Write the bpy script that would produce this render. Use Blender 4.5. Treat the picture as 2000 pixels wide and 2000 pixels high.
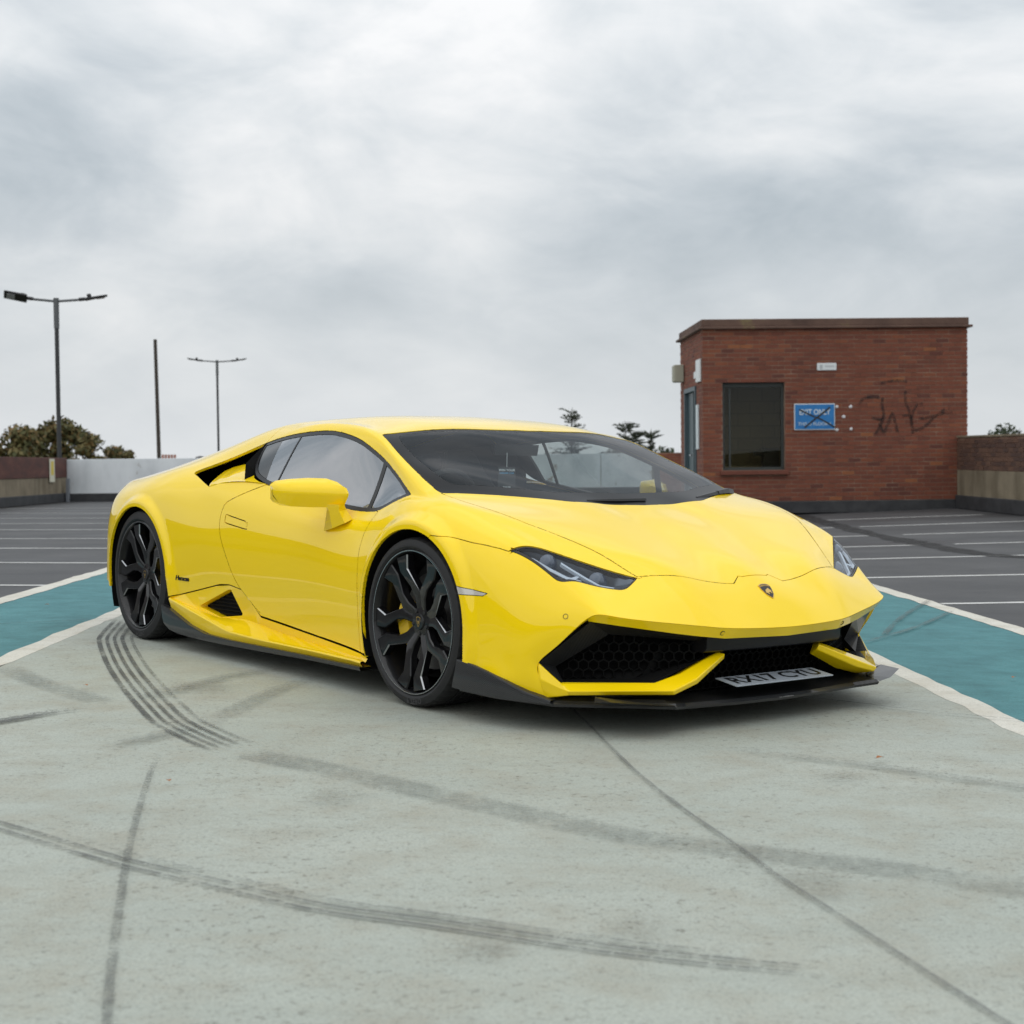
import bpy, bmesh, math, random
import numpy as np
from mathutils import Matrix, Vector
random.seed(7); np.random.seed(7)
for o in list(bpy.data.objects): bpy.data.objects.remove(o)
S = bpy.context.scene
COL = S.collection
RAD = math.radians
# ---------------------------------------------------------------- frame: X right, Y down the lane, the car stands askew on it
CAR_ROT = RAD(-54.4)
RZ = Matrix.Rotation(CAR_ROT, 3, 'Z')
# ---------------------------------------------------------------- camera
yaw, pit, rol = RAD(142.712), RAD(-1.814), RAD(0.619)
F = Vector((math.cos(yaw)*math.cos(pit), math.sin(yaw)*math.cos(pit), math.sin(pit)))
Rr = F.cross(Vector((0,0,1))).normalized(); Uu = Rr.cross(F)
R2 = Rr*math.cos(rol)+Uu*math.sin(rol); U2 = -Rr*math.sin(rol)+Uu*math.cos(rol)
CAMP = RZ @ Vector((6.0554,-4.0851,0.9399))
M3 = Matrix((RZ@R2, RZ@U2, RZ@(-F))).transposed()
camd = bpy.data.cameras.new('camera'); cam = bpy.data.objects.new('camera', camd); COL.objects.link(cam)
cam.matrix_world = Matrix.Translation(CAMP) @ M3.to_4x4()
camd.sensor_width = 36; camd.lens = 36*2.8739/2; camd.clip_start = 0.05; camd.clip_end = 6000
camd.dof.use_dof = True; camd.dof.focus_distance = 6.4; camd.dof.aperture_fstop = 5.0
S.camera = cam
S.render.resolution_x = 1024; S.render.resolution_y = 1024
# ---------------------------------------------------------------- world: overcast sky
SUN_AZ, SUN_EL = RAD(-125), RAD(57)      # soft light from behind the camera's left
CLX, CLY, CLZ = 1.3, .4, .2
W = bpy.data.worlds.new('World'); S.world = W; W.use_nodes = True
nt = W.node_tree; nt.nodes.clear()
def N(t, **k):
    n = nt.nodes.new(t)
    for a, b in k.items(): setattr(n, a, b)
    return n
L = lambda a, b: nt.links.new(a, b)
out = N('ShaderNodeOutputWorld'); bg = N('ShaderNodeBackground'); bg.inputs['Strength'].default_value = 0.1
sky = N('ShaderNodeTexSky'); sky.sky_type = 'NISHITA'; sky.sun_disc = False
sky.sun_elevation = SUN_EL; sky.sun_rotation = RAD(90)-SUN_AZ; sky.air_density = 1.2; sky.dust_density = 3.0
tc = N('ShaderNodeTexCoord'); sep = N('ShaderNodeSeparateXYZ'); L(tc.outputs['Generated'], sep.inputs[0])
# cloud deck: layers of noise on the view direction, flattened towards the horizon
mp = N('ShaderNodeMapping'); mp.inputs['Scale'].default_value = (1.0, 1.0, 2.1); mp.inputs['Location'].default_value = (CLX, CLY, CLZ); mp.inputs['Rotation'].default_value = (0, RAD(10), 0)
L(tc.outputs['Generated'], mp.inputs[0])
def cloud(scale, detail, rough, dist):
    n = N('ShaderNodeTexNoise'); n.inputs['Scale'].default_value = scale; n.inputs['Detail'].default_value = detail; n.inputs['Roughness'].default_value = rough; n.inputs['Distortion'].default_value = dist
    L(mp.outputs[0], n.inputs['Vector']); return n.outputs['Fac']
def wsum(a, wa, b, wb):
    p = N('ShaderNodeMath', operation='MULTIPLY'); L(a, p.inputs[0]); p.inputs[1].default_value = wa
    q = N('ShaderNodeMath', operation='MULTIPLY_ADD'); L(b, q.inputs[0]); q.inputs[1].default_value = wb; L(p.outputs[0], q.inputs[2]); return q.outputs[0]
fld = wsum(wsum(cloud(1.7, 3, .5, .2), .46, cloud(4.2, 8, .55, .45), .38), 1.0, cloud(10.0, 8, .58, .6), .16)
rp = N('ShaderNodeValToRGB'); e = rp.color_ramp.elements
e[0].position = 0.385; e[0].color = (4.5,5.1,5.55,1); e[1].position = 0.595; e[1].color = (9.3,9.35,9.4,1)
m_ = rp.color_ramp.elements.new(0.455); m_.color = (5.9,6.4,6.8,1)
m_ = rp.color_ramp.elements.new(0.515); m_.color = (7.4,7.75,8.0,1)
L(fld, rp.inputs[0])
# overcast luminance: brighter overhead than at the horizon
mxz = N('ShaderNodeMath', operation='MAXIMUM'); L(sep.outputs['Z'], mxz.inputs[0]); mxz.inputs[1].default_value = 0.0
gz = N('ShaderNodeMath', operation='MULTIPLY_ADD'); L(mxz.outputs[0], gz.inputs[0]); gz.inputs[1].default_value = .78; gz.inputs[2].default_value = .87
gs = N('ShaderNodeVectorMath', operation='SCALE'); L(rp.outputs[0], gs.inputs[0]); L(gz.outputs[0], gs.inputs['Scale'])
# thin bright haze low in the sky
hz = N('ShaderNodeMapRange'); L(sep.outputs['Z'], hz.inputs[0]); hz.inputs[1].default_value = 0.0; hz.inputs[2].default_value = .17; hz.inputs[3].default_value = .78; hz.inputs[4].default_value = 0.0
ml = N('ShaderNodeMix'); ml.data_type = 'RGBA'; L(hz.outputs[0], ml.inputs[0]); L(gs.outputs[0], ml.inputs[6]); ml.inputs[7].default_value = (8.5,8.75,8.95,1)
mxs = N('ShaderNodeMix'); mxs.data_type = 'RGBA'; mxs.inputs[0].default_value = 0.93     # cloud cover over the clear sky
L(sky.outputs[0], mxs.inputs[6]); L(ml.outputs[2], mxs.inputs[7])
L(mxs.outputs[2], bg.inputs['Color']); L(bg.outputs[0], out.inputs[0])
# ---------------------------------------------------------------- sun behind the cloud
sd = bpy.data.lights.new('sun','SUN'); sd.energy = 0.9; sd.angle = RAD(120); sd.color = (1.0,0.97,0.92)
so = bpy.data.objects.new('sun', sd); COL.objects.link(so)
sdir = Vector((math.cos(SUN_AZ)*math.cos(SUN_EL), math.sin(SUN_AZ)*math.cos(SUN_EL), math.sin(SUN_EL)))
so.rotation_euler = sdir.to_track_quat('Z','Y').to_euler(); so.location = (0,0,30)
S.view_settings.view_transform = 'Standard'; S.view_settings.look = 'None'; S.view_settings.exposure = 0.0; S.view_settings.gamma = 1.0
S.view_settings.use_curve_mapping = False
S.render.engine = 'CYCLES'
# ---------------------------------------------------------------- helpers
def link(o, parent=None):
    COL.objects.link(o)
    if parent is not None: o.parent = parent
    return o
def mesh_obj(name, V, Fc, mat, parent=None, smooth=False, normals=None, sharp=None):
    me = bpy.data.meshes.new(name)
    me.from_pydata([tuple(map(float,v)) for v in V], [], [tuple(map(int,f)) for f in Fc])
    me.validate(clean_customdata=False)
    if mat is not None:
        for m in (mat if isinstance(mat,(list,tuple)) else [mat]): me.materials.append(m)
    if smooth: me.polygons.foreach_set('use_smooth', [True]*len(me.polygons))
    if normals is not None: me.normals_split_custom_set(normals)
    elif smooth and sharp is not None: me.set_sharp_from_angle(angle=RAD(sharp))
    me.update()
    return link(bpy.data.objects.new(name, me), parent)
def bm_obj(name, bm, mat, parent=None, smooth=False, sharp=None):
    me = bpy.data.meshes.new(name); bm.normal_update(); bm.to_mesh(me); bm.free()
    for m in (mat if isinstance(mat,(list,tuple)) else [mat]): me.materials.append(m)
    if smooth:
        me.polygons.foreach_set('use_smooth', [True]*len(me.polygons))
        if sharp is not None: me.set_sharp_from_angle(angle=RAD(sharp))
    return link(bpy.data.objects.new(name, me), parent)
def empty(name, loc=(0,0,0), rz=0.0):
    o = bpy.data.objects.new(name, None); o.location = loc; o.rotation_euler = (0,0,rz); o.empty_display_size = .2
    return link(o)
def tag(o, label, cat, group=None, kind=None):
    if label: o['label'] = label
    if cat: o['category'] = cat
    if group: o['group'] = group
    if kind: o['kind'] = kind
    return o
def bm_box(bm, c, s, bev=0.0, rot=None):
    r = bmesh.ops.create_cube(bm, size=1.0)
    vs = r['verts']
    bmesh.ops.scale(bm, vec=s, verts=vs)
    if bev > 0:
        es = list({e for v in vs for e in v.link_edges})
        b = bmesh.ops.bevel(bm, geom=es, offset=bev, segments=2, profile=.5, affect='EDGES')
        vs = list({v for f in b['faces'] for v in f.verts} | {v for v in vs if v.is_valid})
    if rot is not None: bmesh.ops.rotate(bm, cent=(0,0,0), matrix=rot, verts=vs)
    bmesh.ops.translate(bm, vec=c, verts=vs)
    return vs
def box_obj(name, c, s, mat, parent=None, bev=0.0, rot=None):
    bm = bmesh.new(); bm_box(bm, c, s, bev, rot)
    return bm_obj(name, bm, mat, parent)
def tube(path, rad, n=8, cap=True):
    """vertices and faces of a tube along a path; rad: number or list"""
    path = [Vector(q) for q in path]; V=[]; Fc=[]
    for i,q in enumerate(path):
        d = (path[min(i+1,len(path)-1)]-path[max(i-1,0)]).normalized()
        up = Vector((0,0,1)) if abs(d.z) < .95 else Vector((1,0,0))
        a = d.cross(up).normalized(); b = a.cross(d)
        r = rad[i] if isinstance(rad,(list,tuple)) else rad
        for k in range(n):
            t = 2*math.pi*k/n; V.append(q+a*(r*math.cos(t))+b*(r*math.sin(t)))
    for i in range(len(path)-1):
        for k in range(n):
            k2=(k+1)%n; Fc.append((i*n+k, i*n+k2, (i+1)*n+k2, (i+1)*n+k))
    if cap:
        Fc.append(tuple(range(n))); Fc.append(tuple(reversed(range((len(path)-1)*n, len(path)*n))))
    return V, Fc
def tube_obj(name, path, rad, mat, parent=None, n=8):
    V,Fc = tube(path, rad, n); return mesh_obj(name, V, Fc, mat, parent, smooth=True, sharp=40)
# ---------------------------------------------------------------- materials
def mat(name, col, rough=.5, metal=0.0, coat=0.0, coat_rough=.03, spec=.5):
    m = bpy.data.materials.new(name); m.use_nodes = True
    b = m.node_tree.nodes['Principled BSDF']
    b.inputs['Base Color'].default_value = (*col,1); b.inputs['Roughness'].default_value = rough; b.inputs['Metallic'].default_value = metal
    b.inputs['Coat Weight'].default_value = coat; b.inputs['Coat Roughness'].default_value = coat_rough; b.inputs['Specular IOR Level'].default_value = spec
    return m
class NB:
    """small node-building helper on a material"""
    def __init__(s, m): s.m=m; s.t=m.node_tree; s.b=s.t.nodes['Principled BSDF']; s.tc=None
    def n(s, t, **k):
        x = s.t.nodes.new(t)
        for a,b in k.items(): setattr(x,a,b)
        return x
    def l(s,a,b): s.t.links.new(a,b)
    def coord(s, kind='Object'):
        if s.tc is None: s.tc = s.n('ShaderNodeTexCoord')
        return s.tc.outputs[kind]
    def noise(s, scale, detail=4, rough=.5, dist=0.0, vec=None, mapscale=None):
        x = s.n('ShaderNodeTexNoise'); x.inputs['Scale'].default_value=scale; x.inputs['Detail'].default_value=detail; x.inputs['Roughness'].default_value=rough; x.inputs['Distortion'].default_value=dist
        v = vec if vec is not None else s.coord()
        if mapscale is not None:
            mp = s.n('ShaderNodeMapping'); mp.inputs['Scale'].default_value = mapscale; s.l(v, mp.inputs[0]); v = mp.outputs[0]
        s.l(v, x.inputs['Vector']); return x.outputs['Fac']
    def ramp(s, fac, stops):
        r = s.n('ShaderNodeValToRGB'); el = r.color_ramp.elements
        while len(el) > 1: el.remove(el[-1])
        el[0].position, c = stops[0]; el[0].color = (*c,1) if len(c)==3 else c
        for p_, c in stops[1:]:
            q = el.new(p_); q.color = (*c,1) if len(c)==3 else c
        s.l(fac, r.inputs[0]); return r.outputs[0]
    def rng(s, fac, a, b, c, d):
        r = s.n('ShaderNodeMapRange'); s.l(fac, r.inputs[0])
        for i,v in enumerate((a,b,c,d)): r.inputs[i+1].default_value = v
        return r.outputs[0]
    def mix(s, fac, a, b, mode='MIX'):
        x = s.n('ShaderNodeMix'); x.data_type='RGBA'; x.blend_type=mode
        if isinstance(fac,(int,float)): x.inputs[0].default_value = fac
        else: s.l(fac, x.inputs[0])
        for i,c in ((6,a),(7,b)):
            if isinstance(c,tuple): x.inputs[i].default_value = (*c,1) if len(c)==3 else c
            else: s.l(c, x.inputs[i])
        return x.outputs[2]
    def math(s, op, a, b=None):
        x = s.n('ShaderNodeMath', operation=op)
        for i,v in ((0,a),(1,b)):
            if v is None: continue
            if isinstance(v,(int,float)): x.inputs[i].default_value = v
            else: s.l(v, x.inputs[i])
        return x.outputs[0]
    def bump(s, h, strength=.3, dist=.01):
        x = s.n('ShaderNodeBump'); x.inputs['Strength'].default_value=strength; x.inputs['Distance'].default_value=dist
        s.l(h, x.inputs['Height']); s.l(x.outputs[0], s.b.inputs['Normal']); return x
    def base(s, c): s.l(c, s.b.inputs['Base Color'])
# ================================================================ CAR
# ---- materials
YEL = mat('yellow_paint', (0.98,0.680,0.0005), rough=.45, coat=1.0, coat_rough=.012, spec=.08)
YEL.node_tree.nodes['Principled BSDF'].inputs['Coat IOR'].default_value = 1.47
_b = NB(YEL); _n = _b.noise(900, 2, .5); _b.base(_b.mix(_b.rng(_n,.3,.7,0,.05), (0.98,0.680,0.0005), (0.91,0.60,0.0005)))
BLK = mat('black_plastic', (0.012,0.012,0.013), rough=.42)
GLOSS = mat('gloss_black', (0.008,0.008,0.009), rough=.12, coat=.6)
DARK = mat('dark_lining', (0.008,0.008,0.008), rough=.9, spec=.15)
RUBB = mat('rubber', (0.016,0.016,0.017), rough=.62, spec=.35)
WHEELM = mat('wheel_black', (0.006,0.006,0.007), rough=.35, coat=.55, coat_rough=.03, spec=.2)
EDGE = mat('machined_edge', (0.55,0.56,0.58), rough=.22, metal=1.0)
LEATH = mat('cabin_leather', (0.020,0.020,0.021), rough=.6)
SILV = mat('lamp_silver', (0.62,0.64,0.67), rough=.18, metal=1.0)
CARB = mat('carbon_fibre', (0.018,0.019,0.021), rough=.40, coat=.45, coat_rough=.06, spec=.3)
_b = NB(CARB)
_w = _b.n('ShaderNodeTexChecker'); _w.inputs['Scale'].default_value = 260; _w.inputs['Color1'].default_value=(0.010,0.010,0.011,1); _w.inputs['Color2'].default_value=(0.034,0.035,0.037,1)
_b.l(_b.coord(), _w.inputs[0]); _b.base(_w.outputs[0])
DISC = mat('brake_disc', (0.16,0.155,0.15), rough=.35, metal=.8)
BAND = mat('screen_frit', (0.010,0.010,0.011), rough=.30, spec=.12)
TRIM = mat('window_rubber', (0.010,0.010,0.011), rough=.35)
def thin_glass(name, tint, rough=0.0, ior=1.5, base=0.02, mul=1.0):
    m = bpy.data.materials.new(name); m.use_nodes = True; t = m.node_tree; t.nodes.clear()
    o = t.nodes.new('ShaderNodeOutputMaterial'); mx = t.nodes.new('ShaderNodeMixShader')
    tr = t.nodes.new('ShaderNodeBsdfTransparent'); tr.inputs[0].default_value = (*tint,1)
    gl = t.nodes.new('ShaderNodeBsdfGlossy'); gl.inputs['Roughness'].default_value = rough; gl.inputs['Color'].default_value=(.95,.97,1,1)
    # Schlick reflectance on the facing angle, the same from both sides of the pane
    f0 = ((ior-1)/(ior+1))**2
    lw = t.nodes.new('ShaderNodeLayerWeight'); lw.inputs[0].default_value = .5
    pw = t.nodes.new('ShaderNodeMath'); pw.operation='POWER'; pw.inputs[1].default_value = 5.0
    ml = t.nodes.new('ShaderNodeMath'); ml.operation='MULTIPLY_ADD'; ml.inputs[1].default_value=(1-f0)*mul; ml.inputs[2].default_value=f0*mul+base; ml.use_clamp=True
    t.links.new(lw.outputs['Facing'], pw.inputs[0]); t.links.new(pw.outputs[0], ml.inputs[0]); t.links.new(ml.outputs[0], mx.inputs[0])
    t.links.new(tr.outputs[0], mx.inputs[1]); t.links.new(gl.outputs[0], mx.inputs[2]); t.links.new(mx.outputs[0], o.inputs[0])
    return m
WGLASS = thin_glass('windscreen_glass', (0.80,0.85,0.84), ior=1.5, base=.0, mul=.55)
SGLASS = thin_glass('side_glass', (0.74,0.79,0.79), ior=1.5, base=.34)
LENS = thin_glass('lamp_lens', (0.86,0.90,0.94), ior=1.45, base=.0, mul=.7)

CAR = empty('sports_car', (0,0,0), CAR_ROT)
tag(CAR, 'low yellow wedge-shaped sports car with black wheels parked askew on the pale lane', 'car')

# ---- body sections, one column per station from nose to tail; (x, |y|, z), eleven rows from the centre line to the sill
def col(*r): return r
G = [
 col((2.392,0,.358),(2.388,.16,.361),(2.374,.30,.368),(2.318,.50,.389),(2.246,.70,.415),(2.165,.782,.414),(2.115,.815,.362),(2.055,.843,.300),(1.995,.868,.243),(2.000,.862,.185),(2.010,.845,.118)),
 col((2.308,0,.447),(2.304,.16,.449),(2.294,.30,.451),(2.242,.50,.472),(2.180,.69,.466),(2.112,.790,.462),(2.085,.832,.400),(2.030,.866,.330),(1.978,.888,.262),(1.966,.888,.198),(1.950,.882,.138)),
 col((2.212,0,.530),(2.210,.15,.522),(2.200,.30,.524),(2.142,.50,.544),(2.100,.69,.520),(2.042,.806,.520),(2.020,.858,.440),(1.985,.890,.365),(1.945,.908,.285),(1.920,.912,.220),(1.885,.924,.170)),
 col((1.985,0,.641),(1.982,.16,.639),(1.972,.33,.639),(1.945,.622,.648),(1.900,.755,.650),(1.842,.868,.640),(1.810,.915,.575),(1.790,.942,.498),(1.770,.952,.400),(1.745,.955,.300),(1.700,.956,.215)),
 col((1.790,0,.716),(1.785,.17,.714),(1.768,.345,.716),(1.712,.735,.738),(1.672,.815,.735),(1.630,.895,.705),(1.605,.940,.645),(1.600,.958,.565),(1.615,.964,.455),(1.635,.965,.335),(1.640,.964,.220)),
 col((1.580,0,.785),(1.575,.18,.786),(1.545,.37,.794),(1.345,.795,.818),(1.335,.858,.806),(1.322,.910,.772),(1.312,.947,.722),(1.310,.963,.660),(1.310,.968,.550),(1.310,.968,.400),(1.310,.966,.200)),
 col((1.370,0,.872),(1.362,.19,.871),(1.325,.40,.870),(1.160,.800,.882),(1.130,.838,.826),(1.120,.880,.787),(1.115,.918,.732),(1.110,.942,.660),(1.105,.954,.550),(1.100,.955,.400),(1.090,.950,.170)),
 col((1.120,0,.976),(1.112,.19,.973),(1.075,.41,.965),(.930,.764,.972),(.868,.780,.935),(.880,.848,.748),(.870,.887,.692),(.862,.914,.600),(.852,.924,.480),(.846,.916,.320),(.840,.896,.138)),
 col((.810,0,1.098),(.802,.20,1.096),(.778,.43,1.087),(.680,.700,1.070),(.545,.735,1.042),(.530,.845,.752),(.515,.887,.696),(.505,.912,.605),(.500,.917,.480),(.500,.905,.330),(.500,.882,.165)),
 col((.460,0,1.160),(.455,.20,1.157),(.440,.43,1.146),(.360,.648,1.116),(.240,.712,1.080),(.130,.850,.800),(.110,.890,.722),(.100,.912,.622),(.100,.915,.485),(.100,.902,.345),(.100,.881,.190)),
 col((.060,0,1.176),(.060,.20,1.173),(.050,.43,1.160),(.010,.642,1.124),(-.100,.712,1.070),(-.255,.864,.832),(-.285,.906,.748),(-.300,.926,.635),(-.300,.929,.500),(-.300,.915,.360),(-.300,.891,.215)),
 col((-.400,0,1.150),(-.400,.20,1.147),(-.410,.43,1.135),(-.455,.630,1.094),(-.560,.728,.990),(-.600,.878,.838),(-.618,.912,.764),(-.630,.938,.655),(-.630,.944,.520),(-.630,.932,.385),(-.630,.912,.250)),
 col((-.850,0,1.085),(-.850,.20,1.082),(-.860,.42,1.069),(-.890,.615,1.028),(-.925,.752,.950),(-.955,.862,.873),(-.975,.922,.798),(-.985,.948,.690),(-.970,.956,.550),(-.955,.950,.400),(-.945,.930,.250)),
 col((-1.250,0,1.014),(-1.250,.20,1.011),(-1.260,.42,.998),(-1.280,.61,.964),(-1.295,.760,.905),(-1.305,.872,.845),(-1.310,.928,.782),(-1.310,.952,.700),(-1.310,.957,.590),(-1.310,.954,.450),(-1.310,.940,.250)),
 col((-1.640,0,.951),(-1.640,.20,.948),(-1.640,.42,.936),(-1.640,.60,.908),(-1.640,.745,.862),(-1.640,.845,.812),(-1.645,.903,.752),(-1.650,.930,.670),(-1.660,.938,.560),(-1.670,.936,.420),(-1.680,.926,.250)),
 col((-1.960,0,.900),(-1.960,.20,.897),(-1.958,.42,.888),(-1.950,.58,.868),(-1.940,.685,.840),(-1.930,.765,.805),(-1.920,.825,.742),(-1.915,.860,.660),(-1.915,.877,.560),(-1.920,.880,.430),(-1.920,.880,.280)),
 col((-2.165,0,.866),(-2.163,.20,.864),(-2.152,.42,.857),(-2.130,.56,.845),(-2.112,.635,.824),(-2.102,.690,.785),(-2.092,.732,.720),(-2.082,.763,.650),(-2.072,.784,.560),(-2.062,.800,.430),(-2.060,.800,.280)),
]
G = np.array(G)
G[2:6,2,2]+=.006; G[2:6,1,2]-=.002          # soft creases down the bonnet
def natspline(t, ts, lam=0.0):
    """matrix taking values at knots t to a (smoothed) natural cubic spline sampled at ts"""
    n=len(t); h=np.diff(t)
    Q=np.zeros((n,n-2)); Rm=np.zeros((n-2,n-2))
    for j in range(1,n-1):
        Q[j-1,j-1]=1/h[j-1]; Q[j,j-1]=-1/h[j-1]-1/h[j]; Q[j+1,j-1]=1/h[j]
        Rm[j-1,j-1]=(h[j-1]+h[j])/3
        if j<n-2: Rm[j-1,j]=Rm[j,j-1]=h[j]/6
    K=np.linalg.solve(Rm,Q.T)
    Sm=np.linalg.inv(np.eye(n)+lam*(Q@K))
    g2=np.zeros((n,n)); g2[1:-1]=K@Sm
    A=np.zeros((len(ts),n))
    for i,x in enumerate(ts):
        k=min(max(np.searchsorted(t,x)-1,0),n-2); a=(t[k+1]-x)/h[k]; b=1-a
        A[i]=a*Sm[k]+b*Sm[k+1]+((a**3-a)*g2[k]+(b**3-b)*g2[k+1])*h[k]**2/6
    return A
tu = np.concatenate([[0],np.cumsum(np.linalg.norm(np.diff(G,axis=0),axis=2).mean(1))])
tv = np.concatenate([[0],np.cumsum(np.linalg.norm(np.diff(G,axis=1),axis=2).mean(0))])
# reflect over the centre line so that the surface crosses it smoothly
Gm = np.concatenate([(G*np.array([1,-1,1]))[:,:0:-1],G],1); tvm = np.concatenate([-tv[:0:-1],tv])
SU,SV = 19,15
tus = np.concatenate([np.linspace(tu[i],tu[i+1],SU,endpoint=False) for i in range(len(tu)-1)]+[[tu[-1]]])
tvs = np.concatenate([np.linspace(tv[i],tv[i+1],SV,endpoint=False) for i in range(len(tv)-1)]+[[tv[-1]]])
Au = natspline(tu,tus,2e-5); Av = natspline(tvm,tvs,6e-6)
Sf = np.einsum('ai,ijk,bj->abk',Au,Gm,Av)
Sf[:,0,1]=0
nu,nv = Sf.shape[:2]
# wheel arch flares: the skin swells a little towards the opening
ARCH = [((1.312,.323),.366),((-1.310,.315),.386)]
for (c,r) in ARCH:
    d=np.hypot(Sf[:,:,0]-c[0],Sf[:,:,2]-c[1])
    w=np.clip((r+.075-d)/.055,0,1); w=w*w*(3-2*w)
    side=np.clip((Sf[:,:,1]-.70)/.12,0,1)
    Sf[:,:,1]+=w*side*(.975-Sf[:,:,1]).clip(0,.030)*.9
P0 = Sf.reshape(-1,3)
du=np.gradient(Sf,axis=0); dvv=np.gradient(Sf,axis=1)
dvv[:,0]=np.array([0,1,0])
Nn=np.cross(dvv,du); Nn/= np.linalg.norm(Nn,axis=2,keepdims=True)+1e-12
if Nn[nu//2,0,2]<0: Nn=-Nn
Nn[:,0,1]=0; Nn/= np.linalg.norm(Nn,axis=2,keepdims=True)
N0=Nn.reshape(-1,3)
ii,jj=np.meshgrid(np.arange(nu-1),np.arange(nv-1),indexing='ij')
a=(ii*nv+jj).ravel(); b=((ii+1)*nv+jj).ravel(); c_=((ii+1)*nv+jj+1).ravel(); d_=(ii*nv+jj+1).ravel()
T0=np.concatenate([np.stack([a,b,c_],1),np.stack([a,c_,d_],1)])
# orient outward
fn=np.cross(P0[T0[:,1]]-P0[T0[:,0]],P0[T0[:,2]]-P0[T0[:,0]])
flip=(fn*N0[T0[:,0]]).sum(1)<0; T0[flip]=T0[flip][:,::-1]
class TM:
    def __init__(s,P,N,T): s.P=P;s.N=N;s.T=T
    def cut(s,p0,p1,ax,mask=None,margin=.03):
        p0=np.array(p0,float);p1=np.array(p1,float);d=p1-p0;Ln=np.hypot(*d)
        if Ln<1e-6: return
        d/=Ln;n=np.array([-d[1],d[0]])
        q=s.P[:,ax];f=(q-p0)@n;t=(q-p0)@d
        f[np.abs(f)<2e-5]=0
        ok=(t>-margin)&(t<Ln+margin)
        if mask is not None: ok&=mask(s.P,s.N)
        T=s.T;sg=np.sign(f)
        cand=np.where((sg[T].max(1)>0)&(sg[T].min(1)<0)&ok[T].all(1))[0]
        if len(cand)==0: return
        newv={};P=[];Nw=[];base=len(s.P)
        for ti in cand:
            tri=T[ti]
            for k in range(3):
                a,b=int(tri[k]),int(tri[(k+1)%3])
                if sg[a]*sg[b]<0:
                    key=(min(a,b),max(a,b))
                    if key not in newv:
                        w=f[a]/(f[a]-f[b]); newv[key]=base+len(P)
                        P.append(s.P[a]*(1-w)+s.P[b]*w); m=s.N[a]*(1-w)+s.N[b]*w; Nw.append(m/np.linalg.norm(m))
        ek=set(newv)
        va=np.zeros(len(s.P),bool)
        for k in ek: va[k[0]]=va[k[1]]=True
        touch=np.where(va[T].sum(1)>=2)[0]
        add=[];rem=[]
        for ti in touch:
            tri=[int(x) for x in T[ti]]
            es=[newv.get((min(tri[k],tri[(k+1)%3]),max(tri[k],tri[(k+1)%3]))) for k in range(3)]
            cnt=sum(e is not None for e in es)
            if cnt==0: continue
            rem.append(ti)
            if cnt==1:
                k=[e is not None for e in es].index(True); a,b,c=tri[k],tri[(k+1)%3],tri[(k+2)%3]; m=es[k]
                add+=[(a,m,c),(m,b,c)]
            elif cnt==2:
                k=[e is None for e in es].index(True); a,b,c=tri[k],tri[(k+1)%3],tri[(k+2)%3]
                mbc,mca=es[(k+1)%3],es[(k+2)%3]
                add+=[(a,b,mbc),(a,mbc,mca),(mca,mbc,c)]
            else:
                m0,m1,m2=es; a,b,c=tri
                add+=[(a,m0,m2),(m0,b,m1),(m2,m1,c),(m0,m1,m2)]
        keep=np.ones(len(T),bool);keep[rem]=False
        s.T=np.concatenate([T[keep],np.array(add,int)])
        s.P=np.concatenate([s.P,np.array(P)]);s.N=np.concatenate([s.N,np.array(Nw)])
    def cutpoly(s,poly,ax,mask=None,closed=True,margin=.03):
        n=len(poly)
        for i in range(n if closed else n-1): s.cut(poly[i],poly[(i+1)%n],ax,mask,margin)
    def cen(s): return s.P[s.T].mean(1)
def inpoly(q,poly):
    poly=np.array(poly);x,y=q[:,0],q[:,1];r=np.zeros(len(q),bool)
    for i in range(len(poly)):
        (x0,y0),(x1,y1)=poly[i],poly[i-1]
        c=((y0>y)!=(y1>y))&(x<(x1-x0)*(y-y0)/((y1-y0)+1e-15)+x0); r^=c
    return r
def smoothpoly(pts,n=6,closed=False):
    """Catmull-Rom through points"""
    pts=[np.array(q,float) for q in pts];o=[]
    m=len(pts)
    rngi=range(m) if closed else range(m-1)
    for i in rngi:
        if closed: p0,p1,p2,p3=pts[i-1],pts[i],pts[(i+1)%m],pts[(i+2)%m]
        else: p0,p1,p2,p3=pts[max(i-1,0)],pts[i],pts[i+1],pts[min(i+2,m-1)]
        for k in range(n):
            t=k/n;o.append(.5*((2*p1)+(-p0+p2)*t+(2*p0-5*p1+4*p2-p3)*t*t+(-p0+3*p1-3*p2+p3)*t**3))
    if not closed:o.append(pts[-1])
    return [tuple(q) for q in o]
def roundpoly(poly,r,n=4):
    o=[];m=len(poly)
    for i in range(m):
        p=np.array(poly[i],float);a=np.array(poly[i-1],float)-p;b=np.array(poly[(i+1)%m],float)-p
        la,lb=np.linalg.norm(a),np.linalg.norm(b);rr=min(r[i] if isinstance(r,(list,tuple)) else r,la*.45,lb*.45)
        if rr<1e-4:o.append(tuple(p));continue
        s_=p+a/la*rr;e_=p+b/lb*rr
        for k in range(n+1):
            t=k/n;o.append(tuple((1-t)**2*s_+2*t*(1-t)*p+t*t*e_))
    return o
XZ=[0,2];XY=[0,1]
side=lambda P,N:(P[:,1]>.55)
sidelow=lambda P,N:(P[:,1]>.6)
top=lambda P,N:(N[:,2]>.15)
B=TM(P0,N0,T0)
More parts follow.
